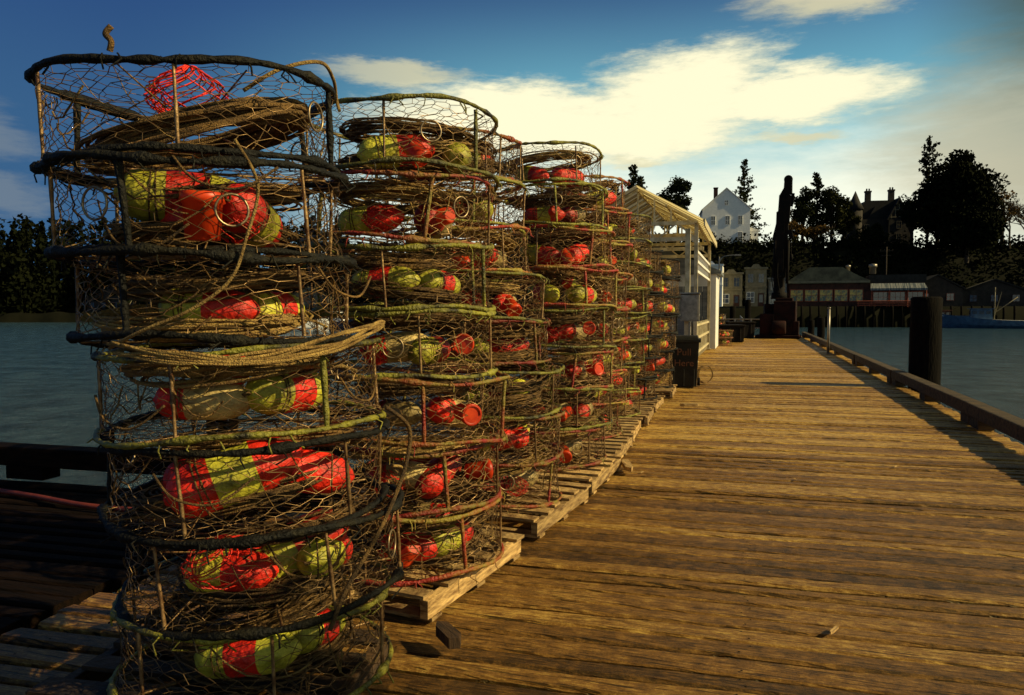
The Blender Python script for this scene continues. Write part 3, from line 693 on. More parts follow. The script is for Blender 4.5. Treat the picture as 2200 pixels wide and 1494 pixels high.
# ------------------------------------------------------------ crane
def crane():
    x,y=at(2.0,41.5)
    e=empty('dock_crane',(x,y,0.012),-0.1,'dark folded dock hoist with narrow mast and gear boxes','crane')
    mb=MB(); mb.box((0,0,0.09),(2.3,2.1,0.18)); mb.box((0.35,0,1.1),(1.15,1.4,1.9)); mb.box((-0.55,-0.3,0.75),(0.75,1.1,1.2)); mb.box((-0.5,0.3,1.55),(0.6,0.7,0.7),rz=.2); mb.box((0.95,-0.5,0.55),(0.3,0.5,0.8)); mb.box((0.3,0,2.12),(0.9,1.0,0.2))
    mb.lathe([(-.35,.3),(-.33,.38),(.33,.38),(.35,.3)],14,'X',c=(0.1,-1.0,0.6))
    o=part(e,'base',mb.mesh('base',['rustbase'])); b=o.modifiers.new('b','BEVEL'); b.width=0.03
    mb=MB(); mb.lathe([(2.17,0.42),(2.5,0.40),(2.55,0.30),(3.3,0.28),(3.35,0.36),(3.5,0.36),(3.55,0.26)],16,'Z')
    mb.box((0.0,0,5.2),(0.46,0.5,3.5),ry=0.02); mb.box((0.02,-0.3,4.3),(0.4,0.2,1.2)); 
    part(e,'mast',mb.mesh('mast',['dark']))
    mb=MB(); mb.box((0.26,0,5.9),(0.34,0.4,5.0),ry=0.04,taper=0.85); mb.box((0.36,0,8.35),(0.42,0.35,0.9),ry=0.03,taper=0.9); mb.box((0.2,0,7.1),(0.62,0.45,1.5),ry=0.05)
    mb.box((0.22,0,7.95),(0.4,0.35,0.5),ry=0.5); mb.box((-0.12,0,6.2),(0.3,0.35,1.6),ry=0.18,taper=.6); mb.box((0.55,-0.1,5.7),(0.22,0.3,0.5),ry=-.2); mb.box((0.6,0,7.6),(0.16,0.2,0.7),ry=.12)
    mb.lathe([(-0.12,0.2),(-0.08,0.23),(0.08,0.23),(0.12,0.2)],14,'Y',c=(0.38,0,8.72))
    part(e,'boom',mb.mesh('boom',['dark']))
    mb=MB(); mb.tube([(-0.24,-0.2,3.4),(-0.2,-0.15,5.6)],0.1,10,cap=True); mb.tube([(-0.2,-0.15,5.6),(-0.1,-0.1,7.0)],0.055,8,cap=True); mb.tube([(0.42,-0.25,3.0),(0.45,-0.2,5.4)],0.08,10,cap=True); mb.tube([(0.58,0,8.7),(0.6,0,4.6)],0.02,5); mb.lathe([(4.3,0.03),(4.35,0.09),(4.6,0.09),(4.65,0.03)],10,'Z',c=(0.6,0,0))
    for k in range(4): mb.tube(spl([Vector((-.2+.1*k,-0.35,2.3)),Vector((-.36+.1*k,-0.5,3.4)),Vector((-.2+.05*k,-0.35,4.6))]),0.025,5)
    part(e,'hydraulic_ram',mb.mesh('hydraulic_ram',['dark']))
crane()

e=empty('gangway',(-1.0,48,0.0),0.02,'pale metal gangway with handrails leading to shore','gangway')
mb=MB(); mb.box((0,9,-0.05),(1.3,18,0.1)); part(e,'walkway',mb.mesh('walkway',['galv']))
mb=MB()
for sx in (-.6,.6):
    for z in (0.55,1.05): mb.tube([(sx,0,z),(sx,18,z)],0.035,6)
    for k in range(13): mb.tube([(sx,1.5*k,0),(sx,1.5*k,1.05)],0.03,6)
part(e,'handrail',mb.mesh('handrail',['galv']))
mb=MB(); mb.box((0,0,-0.08),(5,32,0.16)); 
solo('shore_walkway',mb.mesh('shore_walkway',['timber']),(-3.0,130,2.0),kind='structure')
mb=MB(); mb.box((0,0,-0.3),(9,60,0.6)); solo('shore_wharf',mb.mesh('shore_wharf',['piling']),(-6.0,96,0.15),kind='structure')
e=empty('dock_railing',(-3.6,46.6,0.012),0,'simple pipe railing at the end of the dock','railing')
mb=MB()
for z in (0.5,1.0): mb.tube([(0,0,z),(4.6,0,z)],0.03,6)
for k in range(6): mb.tube([(0.92*k,0,0),(0.92*k,0,1.02)],0.035,6)
part(e,'handrail',mb.mesh('railing',['galv']))

def lamp(x,y,z,h,lab):
    e=empty('street_lamp',(x,y,z),0,lab,'street lamp','street lamps on the waterfront')
    mb=MB(); mb.tube([(0,0,0),(0,0,h)],0.09,8,cap=True,rf=lambda i:1-0.3*i); mb.tube(spl([Vector((0,0,h-0.5)),Vector((0.4,0,h)),Vector((1.4,0,h+0.15))]),0.05,6); mb.lathe([(0,0.16),(0.4,0.14)],10,'Z')
    part(e,'pole',mb.mesh('pole',['galv'])); mb=MB(); mb.box((1.7,0,h+0.14),(0.7,0.3,0.14),taper=0.7); part(e,'lamp_head',mb.mesh('lamp_head',['galv']))
x,y=at(-2.2,72); lamp(x,y,0.45,6.2,'grey street lamp with curved arm on the wharf')
mb=MB(); mb.tube([(0,0,0),(0,0,12)],0.14,8,cap=True); mb.box((0,0,11.2),(2.4,0.12,0.14)); mb.box((0,0,10.3),(1.8,0.12,0.14))
for sx in (-1.1,-.4,.4,1.1): mb.lathe([(11.27,.05),(11.5,.06)],8,'Z',c=(sx,0,0))
x,y=at(8.9,150); solo('utility_pole',mb.mesh('utility_pole',['bark']),(x,y,2.1),label='dark wooden utility pole with crossarms by the restaurant',cat='utility pole')

# ------------------------------------------------------------ buildings
def window_mesh(w,h,g='glass',fr='white',mull=1):
    mb=MB(); mb.box((0,0,0),(w,0.08,h),mi=0); t=0.09*max(0.6,w/1.5)
    for sx in (-1,1): mb.box((sx*(w/2+t/2),-0.02,0),(t,0.14,h+2*t),mi=1)
    for sz in (-1,1): mb.box((0,-0.022,sz*(h/2+t/2)),(w,0.14,t),mi=1)
    for k in range(1,mull+1): mb.box((-w/2+w*k/(mull+1),-0.05,0),(0.06,0.04,h),mi=1)
    mb.box((0,-0.052,0),(w,0.035,0.06),mi=1)
    return mb.mesh('window',[g,fr])
def gable_poly(w,ze,zr): return [(-w/2,0),(w/2,0),(w/2,ze),(0,zr),(-w/2,ze)]
def roof_mb(w,ze,zr,y0,y1,t=0.3,ov=0.5):
    mb=MB(); s=(zr-ze)/(w/2); a=w/2+ov
    mb.prism([(-a,ze-ov*s),(0,zr),(a,ze-ov*s),(a,ze-ov*s+t),(0,zr+t),(-a,ze-ov*s+t)][::-1],y0-ov,y1+ov); return mb
def white_house():
    x,y=at(-1.75,172); w=10.6
    e=empty('white_house',(x,y,15.8),radians(7),'tall white gabled clapboard house with dark windows on the bluff','house')
    mb=MB(); mb.prism(gable_poly(w,8.7,13.4),0,10); mb.box((6.3,5.0,1.9),(2.2,6,3.8)); part(e,'wall',mb.mesh('wall',['white']))
    r=part(e,'roof',roof_mb(w,8.75,13.45,0,10,0.2,0.3).mesh('roof',['white']))
    mb=MB(); mb.box((-2.0,5,13.0),(0.9,0.9,2.6)); mb.box((-2.0,5,14.35),(1.1,1.1,0.2)); part(r,'chimney',mb.mesh('chimney',['brown_wall']))
    mb=MB(); mb.prism([(5.32,3.8),(7.7,3.8),(7.7,4.0),(5.32,4.8)],1.8,8.2); part(e,'porch_roof',mb.mesh('porch_roof',['white']))
    wm=window_mesh(0.9,1.9,fr='white')
    for (wx,wz) in ((-2.9,6.2),(0.3,6.2),(3.1,6.2),(-2.9,2.5),(3.1,2.5)): part(e,'window',wm,(wx,-0.05,wz))
    part(e,'window',window_mesh(0.7,1.0),(0,-0.05,10.2))
white_house()
def mansion():
    x,y=at(8.5,190); W=14
    e=empty('old_mansion',(x,y,15.4),radians(8),'dark half timbered mansion with corner turret and two chimneys','mansion')
    mb=MB(); mb.box((0,4,4.5),(W,9,9)); mb.prism([(1.6,9),(6.4,9),(4.0,13.4)],-0.9,5); mb.box((4.0,-0.4,4.5),(4.8,1.0,9)); mb.lathe([(0,1.8),(11.5,1.8)],8,'Z',c=(-6.2,0,0)); mb.box((0,-1.5,2.8),(W-2,2.0,0.3))
    part(e,'wall',mb.mesh('wall',['dark_wall']))
    mb=MB()
    p=[(-W/2-.5,9),(W/2+.5,9),(W/2-3,13.8),(-W/2+3.5,13.8)]
    mb.prism(p,0.5,8.0); mb.lathe([(11.5,2.2),(13.5,1.2),(16.2,0.05)],8,'Z',c=(-6.2,0,0)); mb.prism([(1.1,8.7),(1.5,8.7),(4.0,13.6),(6.5,8.7),(6.9,8.7),(4.0,14.3)],-1.2,5)
    mb.prism([(-3.2,9),(0.2,9),(-1.5,12.2)],-0.2,4)
    r=part(e,'roof',mb.mesh('roof',['dark_roof']))
    mb=MB(); mb.box((0,0,0),(1.3,1.0,5)); mb.box((0,0,2.4),(1.55,1.2,0.4)); mb.box((-.3,0,2.9),(.3,.3,.6)); mb.box((.3,0,2.9),(.3,.3,.6)); cm=mb.mesh('chimney',['dark_wall'])
    part(r,'chimney',cm,(-2.4,3,14)); part(r,'chimney',cm,(3.2,3,14.2))
    mb=MB()
    for k in range(5): mb.box((2.2+0.9*k,-0.95,10.0 if k in(0,4) else 10.8),(0.15,0.05,1.8 if k in (0,4) else 3.2))
    mb.box((4,-0.955,9.4),(4.6,0.04,0.2)); mb.box((4,-0.945,11.2),(2.4,0.04,0.15)); part(e,'timber_framing',mb.mesh('timber_framing',['cream_wall']))
    wm=window_mesh(1.0,1.7,fr='cream_wall')
    for wx in (-3.5,-1.0,): 
        for wz in (2.6,6.8): part(e,'window',wm,(wx,-0.55,wz))
    for wz in (4.4,7.4): part(e,'window',wm,(4,-0.98,wz))
mansion()
def restaurant():
    x,y=at(7.0,148); W=24.5
    e=empty('waterfront_restaurant',(x,y,2.1),radians(-2),'long low waterfront restaurant with pale roof and lit windows','restaurant')
    mb=MB(); mb.box((0,4,2.4),(W,8,4.6)); part(e,'wall',mb.mesh('wall',['brown_wall']))
    mb=MB(); mb.prism([(-W/2-.4,4.7),(2.6,4.7),(2.6,5.2),(0.6,6.1),(-2.5,7.9),(-8.5,7.9),(-W/2-.4,5.2)],-0.8,8.5,mi=0); mb.prism([(2.6,4.7),(W/2+.3,4.7),(W/2+.3,6.3),(2.6,6.3)],0.3,8,mi=2)
    mb.box((-5,-0.83,5.0),(15,0.06,0.35),mi=1)
    r=part(e,'roof',mb.mesh('roof',['pale_roof','cream_wall','dark_roof']))
    mb=MB(); mb.lathe([(0,0.6),(1.3,0.6),(1.35,0.8),(1.9,0.8),(2.0,0.3)],12,'Z'); vm=mb.mesh('roof_vent',['galv']); part(r,'roof_vent',vm,(3.4,3,6.6)); part(r,'roof_vent',vm,(-1.2,2,7.0),scale=(.6,.6,.7))
    wm=window_mesh(2.3,2.2,'amber','red_trim',1)
    for k in range(5): part(e,'window',wm,(-10.8+2.75*k,-0.06,2.3))
    mb=MB(); mb.face([(2.8,0.0,4.6),(12.2,0.0,4.6),(12.4,-1.8,3.6),(2.6,-1.8,3.6)]); mb.face([(2.6,-1.8,3.6),(12.4,-1.8,3.6),(12.4,-1.8,3.2),(2.6,-1.8,3.2)]); part(e,'awning',mb.mesh('awning',['stripe']))
    wg=window_mesh(2.6,1.9,'glass','red_trim',2)
    for k in range(3): part(e,'window',wg,(4.6+3.0*k,-0.06,1.9))
    mb=MB()
    for k in range(13): mb.tube([(0.4+k,-2.4,0),(0.4+k,-2.4,1.1)],0.05,5)
    for z in (0.3,0.7,1.1): mb.tube([(0.2,-2.4,z),(12.6,-2.4,z)],0.1,5)
    for k in range(4): mb.tube([(2.8+3.15*k,-1.7,0),(2.8+3.15*k,-1.7,3.3)],0.09,6)
    part(e,'deck_railing',mb.mesh('deck_railing',['red_trim']))
restaurant()
def shop(b,D,W,H,wallm,lab,rz=0):
    x,y=at(b,D); e=empty('shop_building',(x,y,2.1),radians(rz),lab,'shop','shops along the harbour street')
    mb=MB(); mb.box((0,4,H/2),(W,8,H)); part(e,'wall',mb.mesh('wall',[wallm]))
    mb=MB(); mb.box((0,-0.2,H+0.1),(W+0.5,0.8,0.35)); mb.prism([(-W*.25,H+.2),(W*.25,H+.2),(W*.12,H+0.9),(-W*.12,H+0.9)],-0.3,0.1); part(e,'cornice',mb.mesh('cornice',[wallm]))
    mb=MB(); mb.box((0,-0.12,H*0.52),(W+0.2,0.5,0.25)); part(e,'shopfront_ledge',mb.mesh('shopfront_ledge',[wallm]))
    n=max(2,int(W/2.2)); wm=window_mesh(1.0,1.7,fr='cream_wall'); 
    for k in range(n): part(e,'window',wm,(-W/2+W*(k+.5)/n,-0.06,H*0.75))
    sm=window_mesh(W/n*0.66,H*0.26,fr='white',mull=1)
    for k in range(n):
        if k==n//2: continue
        part(e,'shop_window',sm,(-W/2+W*(k+.5)/n,-0.06,H*0.25))
    mb=MB(); mb.box((0,0,H*0.18),(1.1,0.1,H*0.36)); mb.box((0,-0.06,H*0.22),(0.7,0.03,H*0.2),mi=1); part(e,'door',mb.mesh('door',['brown_wall','glass']),(-W/2+W*(n//2+.5)/n,-0.04,0))
shop(-1.35,150,4.4,6.6,'cream_wall','dull cream two storey shop with cornice facing the harbour')
shop(0.4,149,4.0,7.6,'cream_wall','dull cream false fronted shop with tall windows')
shop(1.9,150,3.4,5.6,'grey_wall','low grey shop front beside the cream shops')
shop(-2.95,146,5.2,8.0,'white','bright white narrow harbour building')
shop(3.2,152,3.6,4.6,'brown_wall','dark low shop beside the restaurant')
def barn(b,D,W,ze,zr,L,wallm,roofm,lab,rz=0,z=2.1,fr='white'):
    x,y=at(b,D); e=empty('harbour_shed',(x,y,z),radians(rz),lab,'shed','sheds along the harbour')
    mb=MB(); mb.prism(gable_poly(W,ze,zr),0,L); part(e,'wall',mb.mesh('wall',[wallm]))
    part(e,'roof',roof_mb(W,ze+0.05,zr+0.05,0,L,0.25,0.5).mesh('roof',[roofm]))
    wm=window_mesh(1.2,1.3,fr=fr); n=max(2,int(W/3.5))
    for k in range(n): part(e,'window',wm,(-W/2+W*(k+.5)/n,-0.06,ze*0.55))
barn(-6.6,147,13,8.0,11.8,14,'grey_wall','pale_roof','grey blue harbour shed with a pale gable roof')
barn(12.0,149,9,3.6,6.2,9,'dark_wall','dark_roof','dark low harbour shed with gable roof',fr='red_trim')
barn(15.2,151,11,3.2,5.4,9,'dark_wall','dark_roof','dark boat shed near the moored boat',rz=-8,fr='brown_wall')
barn(-46,205,16,4,7,10,'dark_wall','dark_roof','dark shed on the wooded far shore',z=0.6,fr='brown_wall')
barn(-33,205,14,4,7,10,'cream_wall','pale_roof','pale shed on the wooded far shore',z=0.6)
for k in range(26):
    b=1.8+0.58*k; x,y=at(b,145.0)
    mb=MB(); mb.tube([(0,0,WZ-1),(0.05,0,0.5),(0,0,2.3)],0.22,8,cap=True)
    solo('wharf_piling',mb.mesh('wharf_piling',['piling']),(x,y,0),label='dark wharf piling at the waterfront edge',cat='piling',group='wharf pilings below the restaurant')
x,y=at(2.9,171); e=empty('picket_fence',(x,y,15.9),radians(-3),'low white picket fence along the bluff edge','fence')
mb=MB()
for k in range(40): mb.box((-7+0.36*k,0,0.55),(0.14,0.04,1.1))
for z in (0.35,0.85): mb.box((0,0.06,z),(14.4,0.06,0.1))
part(e,'pickets',mb.mesh('pickets',['cream_wall']))

# ------------------------------------------------------------ boats
def boat(x,y,rz,L,beam,free,hullm,lab,cab='white',mast=True,cabpos=-0.1):
    e=empty('fishing_boat',(x,y,WZ),rz,lab,'boat','boats moored in the harbour')
    mb=MB(); n=14
    for i in range(n+1):
        s=i/n; hb=beam/2*(0.82+0.18*sin(pi*min(1,s*1.3)))*(1-max(0,(s-.55)/.45)**2.2)+0.03; sh=free*(0.85+0.75*s**2.4); xx=-L/2+L*s
        rake=0.5*free*max(0,(s-.7)/.3)
        for (yy,zz,dx) in ((hb,sh,rake),(hb*0.93,0.35*sh,rake*.4),(hb*0.55,-0.25,0),(0,-0.5,0),(-hb*0.55,-0.25,0),(-hb*0.93,0.35*sh,rake*.4),(-hb,sh,rake),(-hb*.9,sh-.02,rake),(-hb*.9,sh-0.35,rake),(hb*.9,sh-0.35,rake),(hb*.9,sh-.02,rake)):
            mb.v.append(Vector((xx+dx,yy,zz)))
    for i in range(n):
        for k in range(11):
            a=i*11+k; b=i*11+(k+1)%11; mb.f.append([a,b,b+11,a+11]); mb.m.append(1 if k in (6,7,8,9,10) else 0); mb.smooth.append(False)
    mb.f.append(list(range(11))[::-1]); mb.m.append(0); mb.smooth.append(False)
    part(e,'hull',mb.mesh('hull',[hullm,'white']))
    cx=L*cabpos; cw=beam*0.55; cl=L*0.24; z0=free*0.75
    mb=MB(); mb.box((cx,0,z0+1.15),(cl,cw,2.3),taper=0.93); mb.box((cx,0,z0+2.36),(cl+0.5,cw+0.35,0.12)); mb.box((cx+cl*.75,0,z0+0.5),(cl*0.8,cw*.85,1.1),taper=.9); c=part(e,'cabin',mb.mesh('cabin',[cab]))
    mb=MB(); 
    for k in range(3):
        for sy in (-1,1): mb.box((cx-cl*0.3+cl*0.3*k,sy*cw*0.483,z0+1.65),(cl*0.2,0.06,0.6))
    for sy in (-.3,.3): mb.box((cx+cl*0.487,sy*cw,z0+1.65),(0.06,cw*.38,0.6))
    part(c,'cabin_window',mb.mesh('cabin_window',['glass']))
    if mast:
        mb=MB(); mb.tube([(cx-cl*.6,0,z0),(cx-cl*.6,0,z0+L*0.42)],0.09,8,cap=True); mb.tube([(cx-cl*.6,0,z0+1.6),(cx-L*0.38,0,z0+L*0.3)],0.07,6,cap=True)
        for sy in (-1,1): mb.tube([(cx-cl*.6,0,z0+1),(cx-cl*.6-0.5,sy*beam*0.9,z0+L*0.36)],0.05,6)
        part(e,'mast',mb.mesh('mast',['cream_wall']))
        mb=MB()
        for p in ((L*0.5,0,free*1.5),(-L*0.48,0,free),(0,beam*.45,free),(0,-beam*.45,free)): mb.tube([(cx-cl*.6,0,z0+L*0.41),p],0.02,4)
        part(e,'rigging',mb.mesh('rigging',['dark']))
x,y=at(15.0,138); boat(x,y,radians(172),15,4.4,1.7,'blue','blue hulled fishing boat with pale cabin moored at the wharf',cab='blue',cabpos=0.1)
x,y=at(12.6,143); boat(x,y,radians(10),11,3.4,1.3,'dark','dark workboat with thin mast beside the sheds',cab='brown_wall')
x,y=at(-34.4,120); boat(x,y,radians(15),13,3.8,1.4,'white','white cabin boat moored across the harbour')
x,y=at(-30.8,128); boat(x,y,radians(-20),11,3.4,1.3,'blue','blue workboat with white cabin moored across the harbour')
x,y=at(-39.5,135); boat(x,y,radians(30),12,3.6,1.3,'white','white fishing boat with mast on the far side')
x,y=at(-44.5,150); boat(x,y,radians(5),12,3.6,1.3,'dark','dark hulled fishing boat on the far side',cab='grey_wall')

# ------------------------------------------------------------ trees
def leaf(mb,p,s,r,mi=0):
    a=Vector((r.gauss(0,1),r.gauss(0,1),r.gauss(0,1))).normalized(); b=a.orthogonal().normalized(); c=a.cross(b)
    t=r.uniform(0,6.28); u=b*cos(t)+c*sin(t); w=a.cross(u)
    n=len(mb.v); mb.v+=[p+u*s, p+w*s*0.6, p-u*s*0.7, p-w*s*0.6]; mb.f.append([n,n+1,n+2,n+3]); mb.m.append(mi); mb.smooth.append(False)
def conifer(b,D,z,H,R,seed,lab,dens=1.0,low=0.12,droop=0.25,name='fir_tree',irr=0.35,fm='fol'):
    r=random.Random(seed); x,y=at(b,D); e=empty(name,(x,y,z),0,lab,'tree')
    t=MB(); t.tube([(0,0,-0.5),(0.1,0,H*.5),(0,0.1,H*.98)],0.35,7,rf=lambda i:(1,0.6,0.12)[i]); 
    c=MB(); nl=int(H*1.15)
    for i in range(nl):
        f=low+(1-low)*i/nl; zz=H*f; Lb=R*(1-f)**0.8*(1+r.uniform(-irr,irr))+0.3
        for k in range(r.randint(4,7)):
            if r.random()<0.12: continue
            a=r.uniform(0,6.28); L1=Lb*r.uniform(0.55,1.15); up=r.uniform(-.1,.25)
            tip=Vector((cos(a)*L1,sin(a)*L1,zz+L1*(up-droop)+H/nl))
            t.tube([(0,0,zz),tip],0.05,3)
            m=int((5+L1*7)*dens)
            for q in range(m):
                s=r.uniform(0.15,1.05); p=Vector((0,0,zz)).lerp(tip,s)+Vector((r.gauss(0,.22),r.gauss(0,.22),r.gauss(0,.16)))*(0.5+L1*0.22)
                leaf(c,p,r.uniform(0.22,0.5),r)
    part(e,'trunk',t.mesh('trunk',['bark'])); part(e,'crown',c.mesh('crown',[fm]))
def broad(b,D,z,H,W,seed,lab,nc=28,per=170,fm='fol2',low=0.25,ls=0.42,name='broadleaf_tree',cone=0.0):
    r=random.Random(seed); x,y=at(b,D); e=empty(name,(x,y,z),0,lab,'tree')
    t=MB(); c=MB(); t.tube([(0,0,-0.5),(0,0,H*.35),(0.2,0.1,H*.7)],0.45,8,rf=lambda i:(1,0.7,0.25)[i])
    for k in range(nc):
        while True:
            p=Vector((r.uniform(-1,1),r.uniform(-1,1),r.uniform(-1,1)))
            if p.length<1: break
        p=p*(0.55+0.45*r.random()); zz=(p.z+1)/2; sh=1-cone*zz
        cc=Vector((p.x*W*.45*sh,p.y*W*.45*sh,H*(low+(0.97-low)*zz)))
        t.tube([(0,0,H*r.uniform(.15,.45)),cc*0.6+Vector((0,0,H*.15)),cc],0.12,4,rf=lambda i:(1,.6,.2)[i])
        cr=W*r.uniform(0.08,0.17)
        for q in range(per):
            d=Vector((r.gauss(0,1),r.gauss(0,1),r.gauss(0,.8))); d=d.normalized()*cr*(r.random()**0.45)*1.15
            leaf(c,cc+d,r.uniform(0.5,1.0)*ls,r)
    part(e,'trunk',t.mesh('trunk',['bark'])); part(e,'crown',c.mesh('crown',[fm]))
conifer(-0.55,178,15.8,21,4.8,1,'tall thin fir with drooping branches behind the white house',dens=1.0,droop=0.1)
conifer(-8.5,178,15.5,20,4.6,2,'dense pine with rounded top on the bluff',1.6,droop=-.1)
conifer(-8.0,182,15.5,18,4.5,12,'dark pine beside another on the bluff',1.4,droop=-.1)
broad(-5.2,178,15.5,20,9,3,'large dark conifer clump on the bluff',nc=30,cone=.5,fm='fol')
broad(-5.9,182,15.5,17,8,33,'rounded dark tree on the bluff',nc=22,cone=.4,fm='fol')
conifer(-9.9,180,15.5,16,5,4,'dark pine on the bluff edge',1.5,droop=-.1)
broad(3.5,180,15.8,15.5,8.5,5,'dark evergreen tree with ragged crown on the bluff',nc=24,cone=.4,fm='fol')
conifer(4.4,182,15.8,18.5,5,6,'pointed dark evergreen on the bluff',1.5,droop=-.05)
broad(5.4,180,15.8,16,9.5,7,'broad dark evergreen on the bluff',nc=28,fm='fol2')
broad(6.2,184,15.8,14,8,8,'rounded dark tree next to the mansion',nc=24,fm='fol2')
broad(8.0,178,15.8,6.5,8,41,'low dark shrubby tree in front of the mansion',nc=16,fm='fol')
broad(3.0,172,15.8,6.5,6,9,'autumn coloured shrub by the fence',nc=14,fm='fol3',per=110)
broad(4.3,172,15.8,5.5,7,10,'golden bush at the bluff edge',nc=14,fm='fol3',per=110)
broad(10.4,176,15.8,12,7,14,'dark tree beside the mansion',nc=18,fm='fol2')
conifer(11.3,176,15.8,25.5,6.2,15,'tall irregular pine with open top',1.3,droop=-.15,irr=.6)
broad(11.9,170,15.8,17,10,16,'dark spreading tree under the tall pine',nc=26,fm='fol')
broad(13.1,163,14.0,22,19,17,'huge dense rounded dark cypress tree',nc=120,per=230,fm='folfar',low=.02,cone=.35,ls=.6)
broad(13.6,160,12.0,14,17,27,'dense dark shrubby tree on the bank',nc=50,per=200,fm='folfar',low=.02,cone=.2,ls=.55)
broad(15.5,170,15.8,15,10,18,'thin leafed tree with golden leaves',nc=26,per=45,fm='fol3')
broad(17.2,172,15.8,14,11,19,'tree with sparse autumn leaves',nc=26,per=45,fm='fol3')
def bare(b,D,z,H,seed,lab):
    r=random.Random(seed); x,y=at(b,D); e=empty('bare_tree',(x,y,z),0,lab,'tree'); t=MB()
    def br(p,d,L,rad,n):
        q=p+d*L; t.tube([p,(p+q)/2+Vector((r.gauss(0,.1),r.gauss(0,.1),0)),q],rad,4,rf=lambda i:(1,.85,.65)[i])
        if n==0: return
        for k in range(3 if n>2 else 4):
            nd=(d+Vector((r.gauss(0,.45),r.gauss(0,.45),r.gauss(0.1,.3)))).normalized(); br(q,nd,L*r.uniform(.62,.85),rad*.62,n-1)
    br(Vector((0,0,-.5)),Vector((0,0,1)),H*.27,0.3,5); part(e,'trunk',t.mesh('trunk',['bark']))
bare(15.9,166,15.5,14,3,'leafless branching tree on the bluff'); bare(16.9,168,15.5,12,4,'small leafless tree on the bluff')

def scatter():
    r=random.Random(77); mb=MB()
    for k in range(900):
        b=r.uniform(-11,19); D=r.uniform(157,172); x,y=at(b,D); z=land_h(b,D); s=r.uniform(.6,1.7)
        for q in range(26):
            leaf(mb,Vector((x+r.gauss(0,s),y+r.gauss(0,s),z+abs(r.gauss(0,s*.8)))),r.uniform(.25,.6),r)
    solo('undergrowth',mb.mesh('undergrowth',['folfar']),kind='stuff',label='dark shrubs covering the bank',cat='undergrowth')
    mb=MB()
    for k in range(420):
        b=r.uniform(-60,-12); D=r.uniform(204,245); x,y=at(b,D); z=land_h(b,D)-1
        edge=1.0 if b<-30 else 0.72
        H=r.uniform(15,28)*edge; R=r.uniform(3.2,5.6); con=r.random()<.65
        mb.tube([(x,y,z),(x,y,z+H)],0.3,4,rf=lambda i:(1,.2)[i])
        for q in range(250):
            f=r.random(); a=r.uniform(0,6.28); rad=(R*(1-f)**.8 if con else R*1.2*sqrt(max(0.03,1-(2*f-1)**2)))*r.random()**.5
            leaf(mb,Vector((x+cos(a)*rad,y+sin(a)*rad,z+H*(0.04+.98*f))),r.uniform(.5,1.1),r)
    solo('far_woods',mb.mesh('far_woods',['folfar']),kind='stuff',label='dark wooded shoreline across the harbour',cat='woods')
scatter()

# ------------------------------------------------------------ camera
cam=bpy.data.cameras.new('camera'); co=bpy.data.objects.new('camera',cam); link(co)
cam.sensor_width=36; cam.lens=36*1600/2200; cam.clip_start=0.05; cam.clip_end=6000
co.location=(0,0,CAMH); co.rotation_euler=(radians(90-2.93),0,radians(YAW)); scene.camera=co

# ------------------------------------------------------------ light
el=radians(32); az=radians(88)
ts=Vector((sin(az)*cos(el),cos(az)*cos(el),sin(el)))
sl=bpy.data.lights.new('sun','SUN'); sl.energy=5.0; sl.angle=radians(0.6); sl.color=(1.0,0.80,0.40)
so=bpy.data.objects.new('sun',sl); so.rotation_euler=ts.to_track_quat('Z','Y').to_euler(); so.location=(20,10,30); link(so)

w=bpy.data.worlds.new('World'); scene.world=w; w.use_nodes=True; nt=w.node_tree; N=nt.nodes; L=nt.links
bg=N['Background']
sky=N.new('ShaderNodeTexSky'); sky.sky_type='NISHITA'; sky.sun_disc=False; sky.sun_elevation=el; sky.sun_rotation=az; sky.ozone_density=2.5; sky.dust_density=0.6
tc=N.new('ShaderNodeTexCoord'); sep=N.new('ShaderNodeSeparateXYZ'); L.new(tc.outputs['Generated'],sep.inputs[0])
def mth(op,a,b=None,c=None,clamp=False):
    n=N.new('ShaderNodeMath'); n.operation=op; n.use_clamp=clamp
    for i,v in enumerate((a,b,c)):
        if v is None: continue
        if isinstance(v,(int,float)): n.inputs[i].default_value=v
        else: L.new(v,n.inputs[i])
    return n.outputs[0]
AZ0=mth('MULTIPLY',mth('ARCTAN2',sep.outputs[0],sep.outputs[1]),57.2958)
EL0=mth('MULTIPLY',mth('ARCSINE',sep.outputs[2]),57.2958)
mp=N.new('ShaderNodeMapping'); mp.inputs['Scale'].default_value=(1,1,4.2); L.new(tc.outputs['Generated'],mp.inputs['Vector'])
def noise(scale,detail,rough=0.6,dist=0.0,off=0):
    v=mp.outputs[0]
    if off:
        a=N.new('ShaderNodeVectorMath'); a.operation='ADD'; a.inputs[1].default_value=(off,off,off); L.new(v,a.inputs[0]); v=a.outputs[0]
    n=N.new('ShaderNodeTexNoise'); n.inputs['Scale'].default_value=scale; n.inputs['Detail'].default_value=detail; n.inputs['Roughness'].default_value=rough; n.inputs['Distortion'].default_value=dist
    L.new(v,n.inputs['Vector']); return n.outputs['Fac']
nA=noise(6,10,0.66,0.2); nB=noise(26,8,0.7); nC=noise(4,8,0.6,0,5.3); nD=noise(9,8,.65,0,11.1)
AZ=mth('ADD',AZ0,mth('MULTIPLY',mth('SUBTRACT',nC,0.5),12)); EL=mth('ADD',EL0,mth('MULTIPLY',mth('SUBTRACT',nD,0.5),3.2))
def ell(a0,e0,ra,re):
    dx=mth('DIVIDE',mth('SUBTRACT',AZ,a0),ra); dy=mth('DIVIDE',mth('SUBTRACT',EL,e0),re)
    return mth('SUBTRACT',1.0,mth('SQRT',mth('ADD',mth('MULTIPLY',dx,dx),mth('MULTIPLY',dy,dy))))
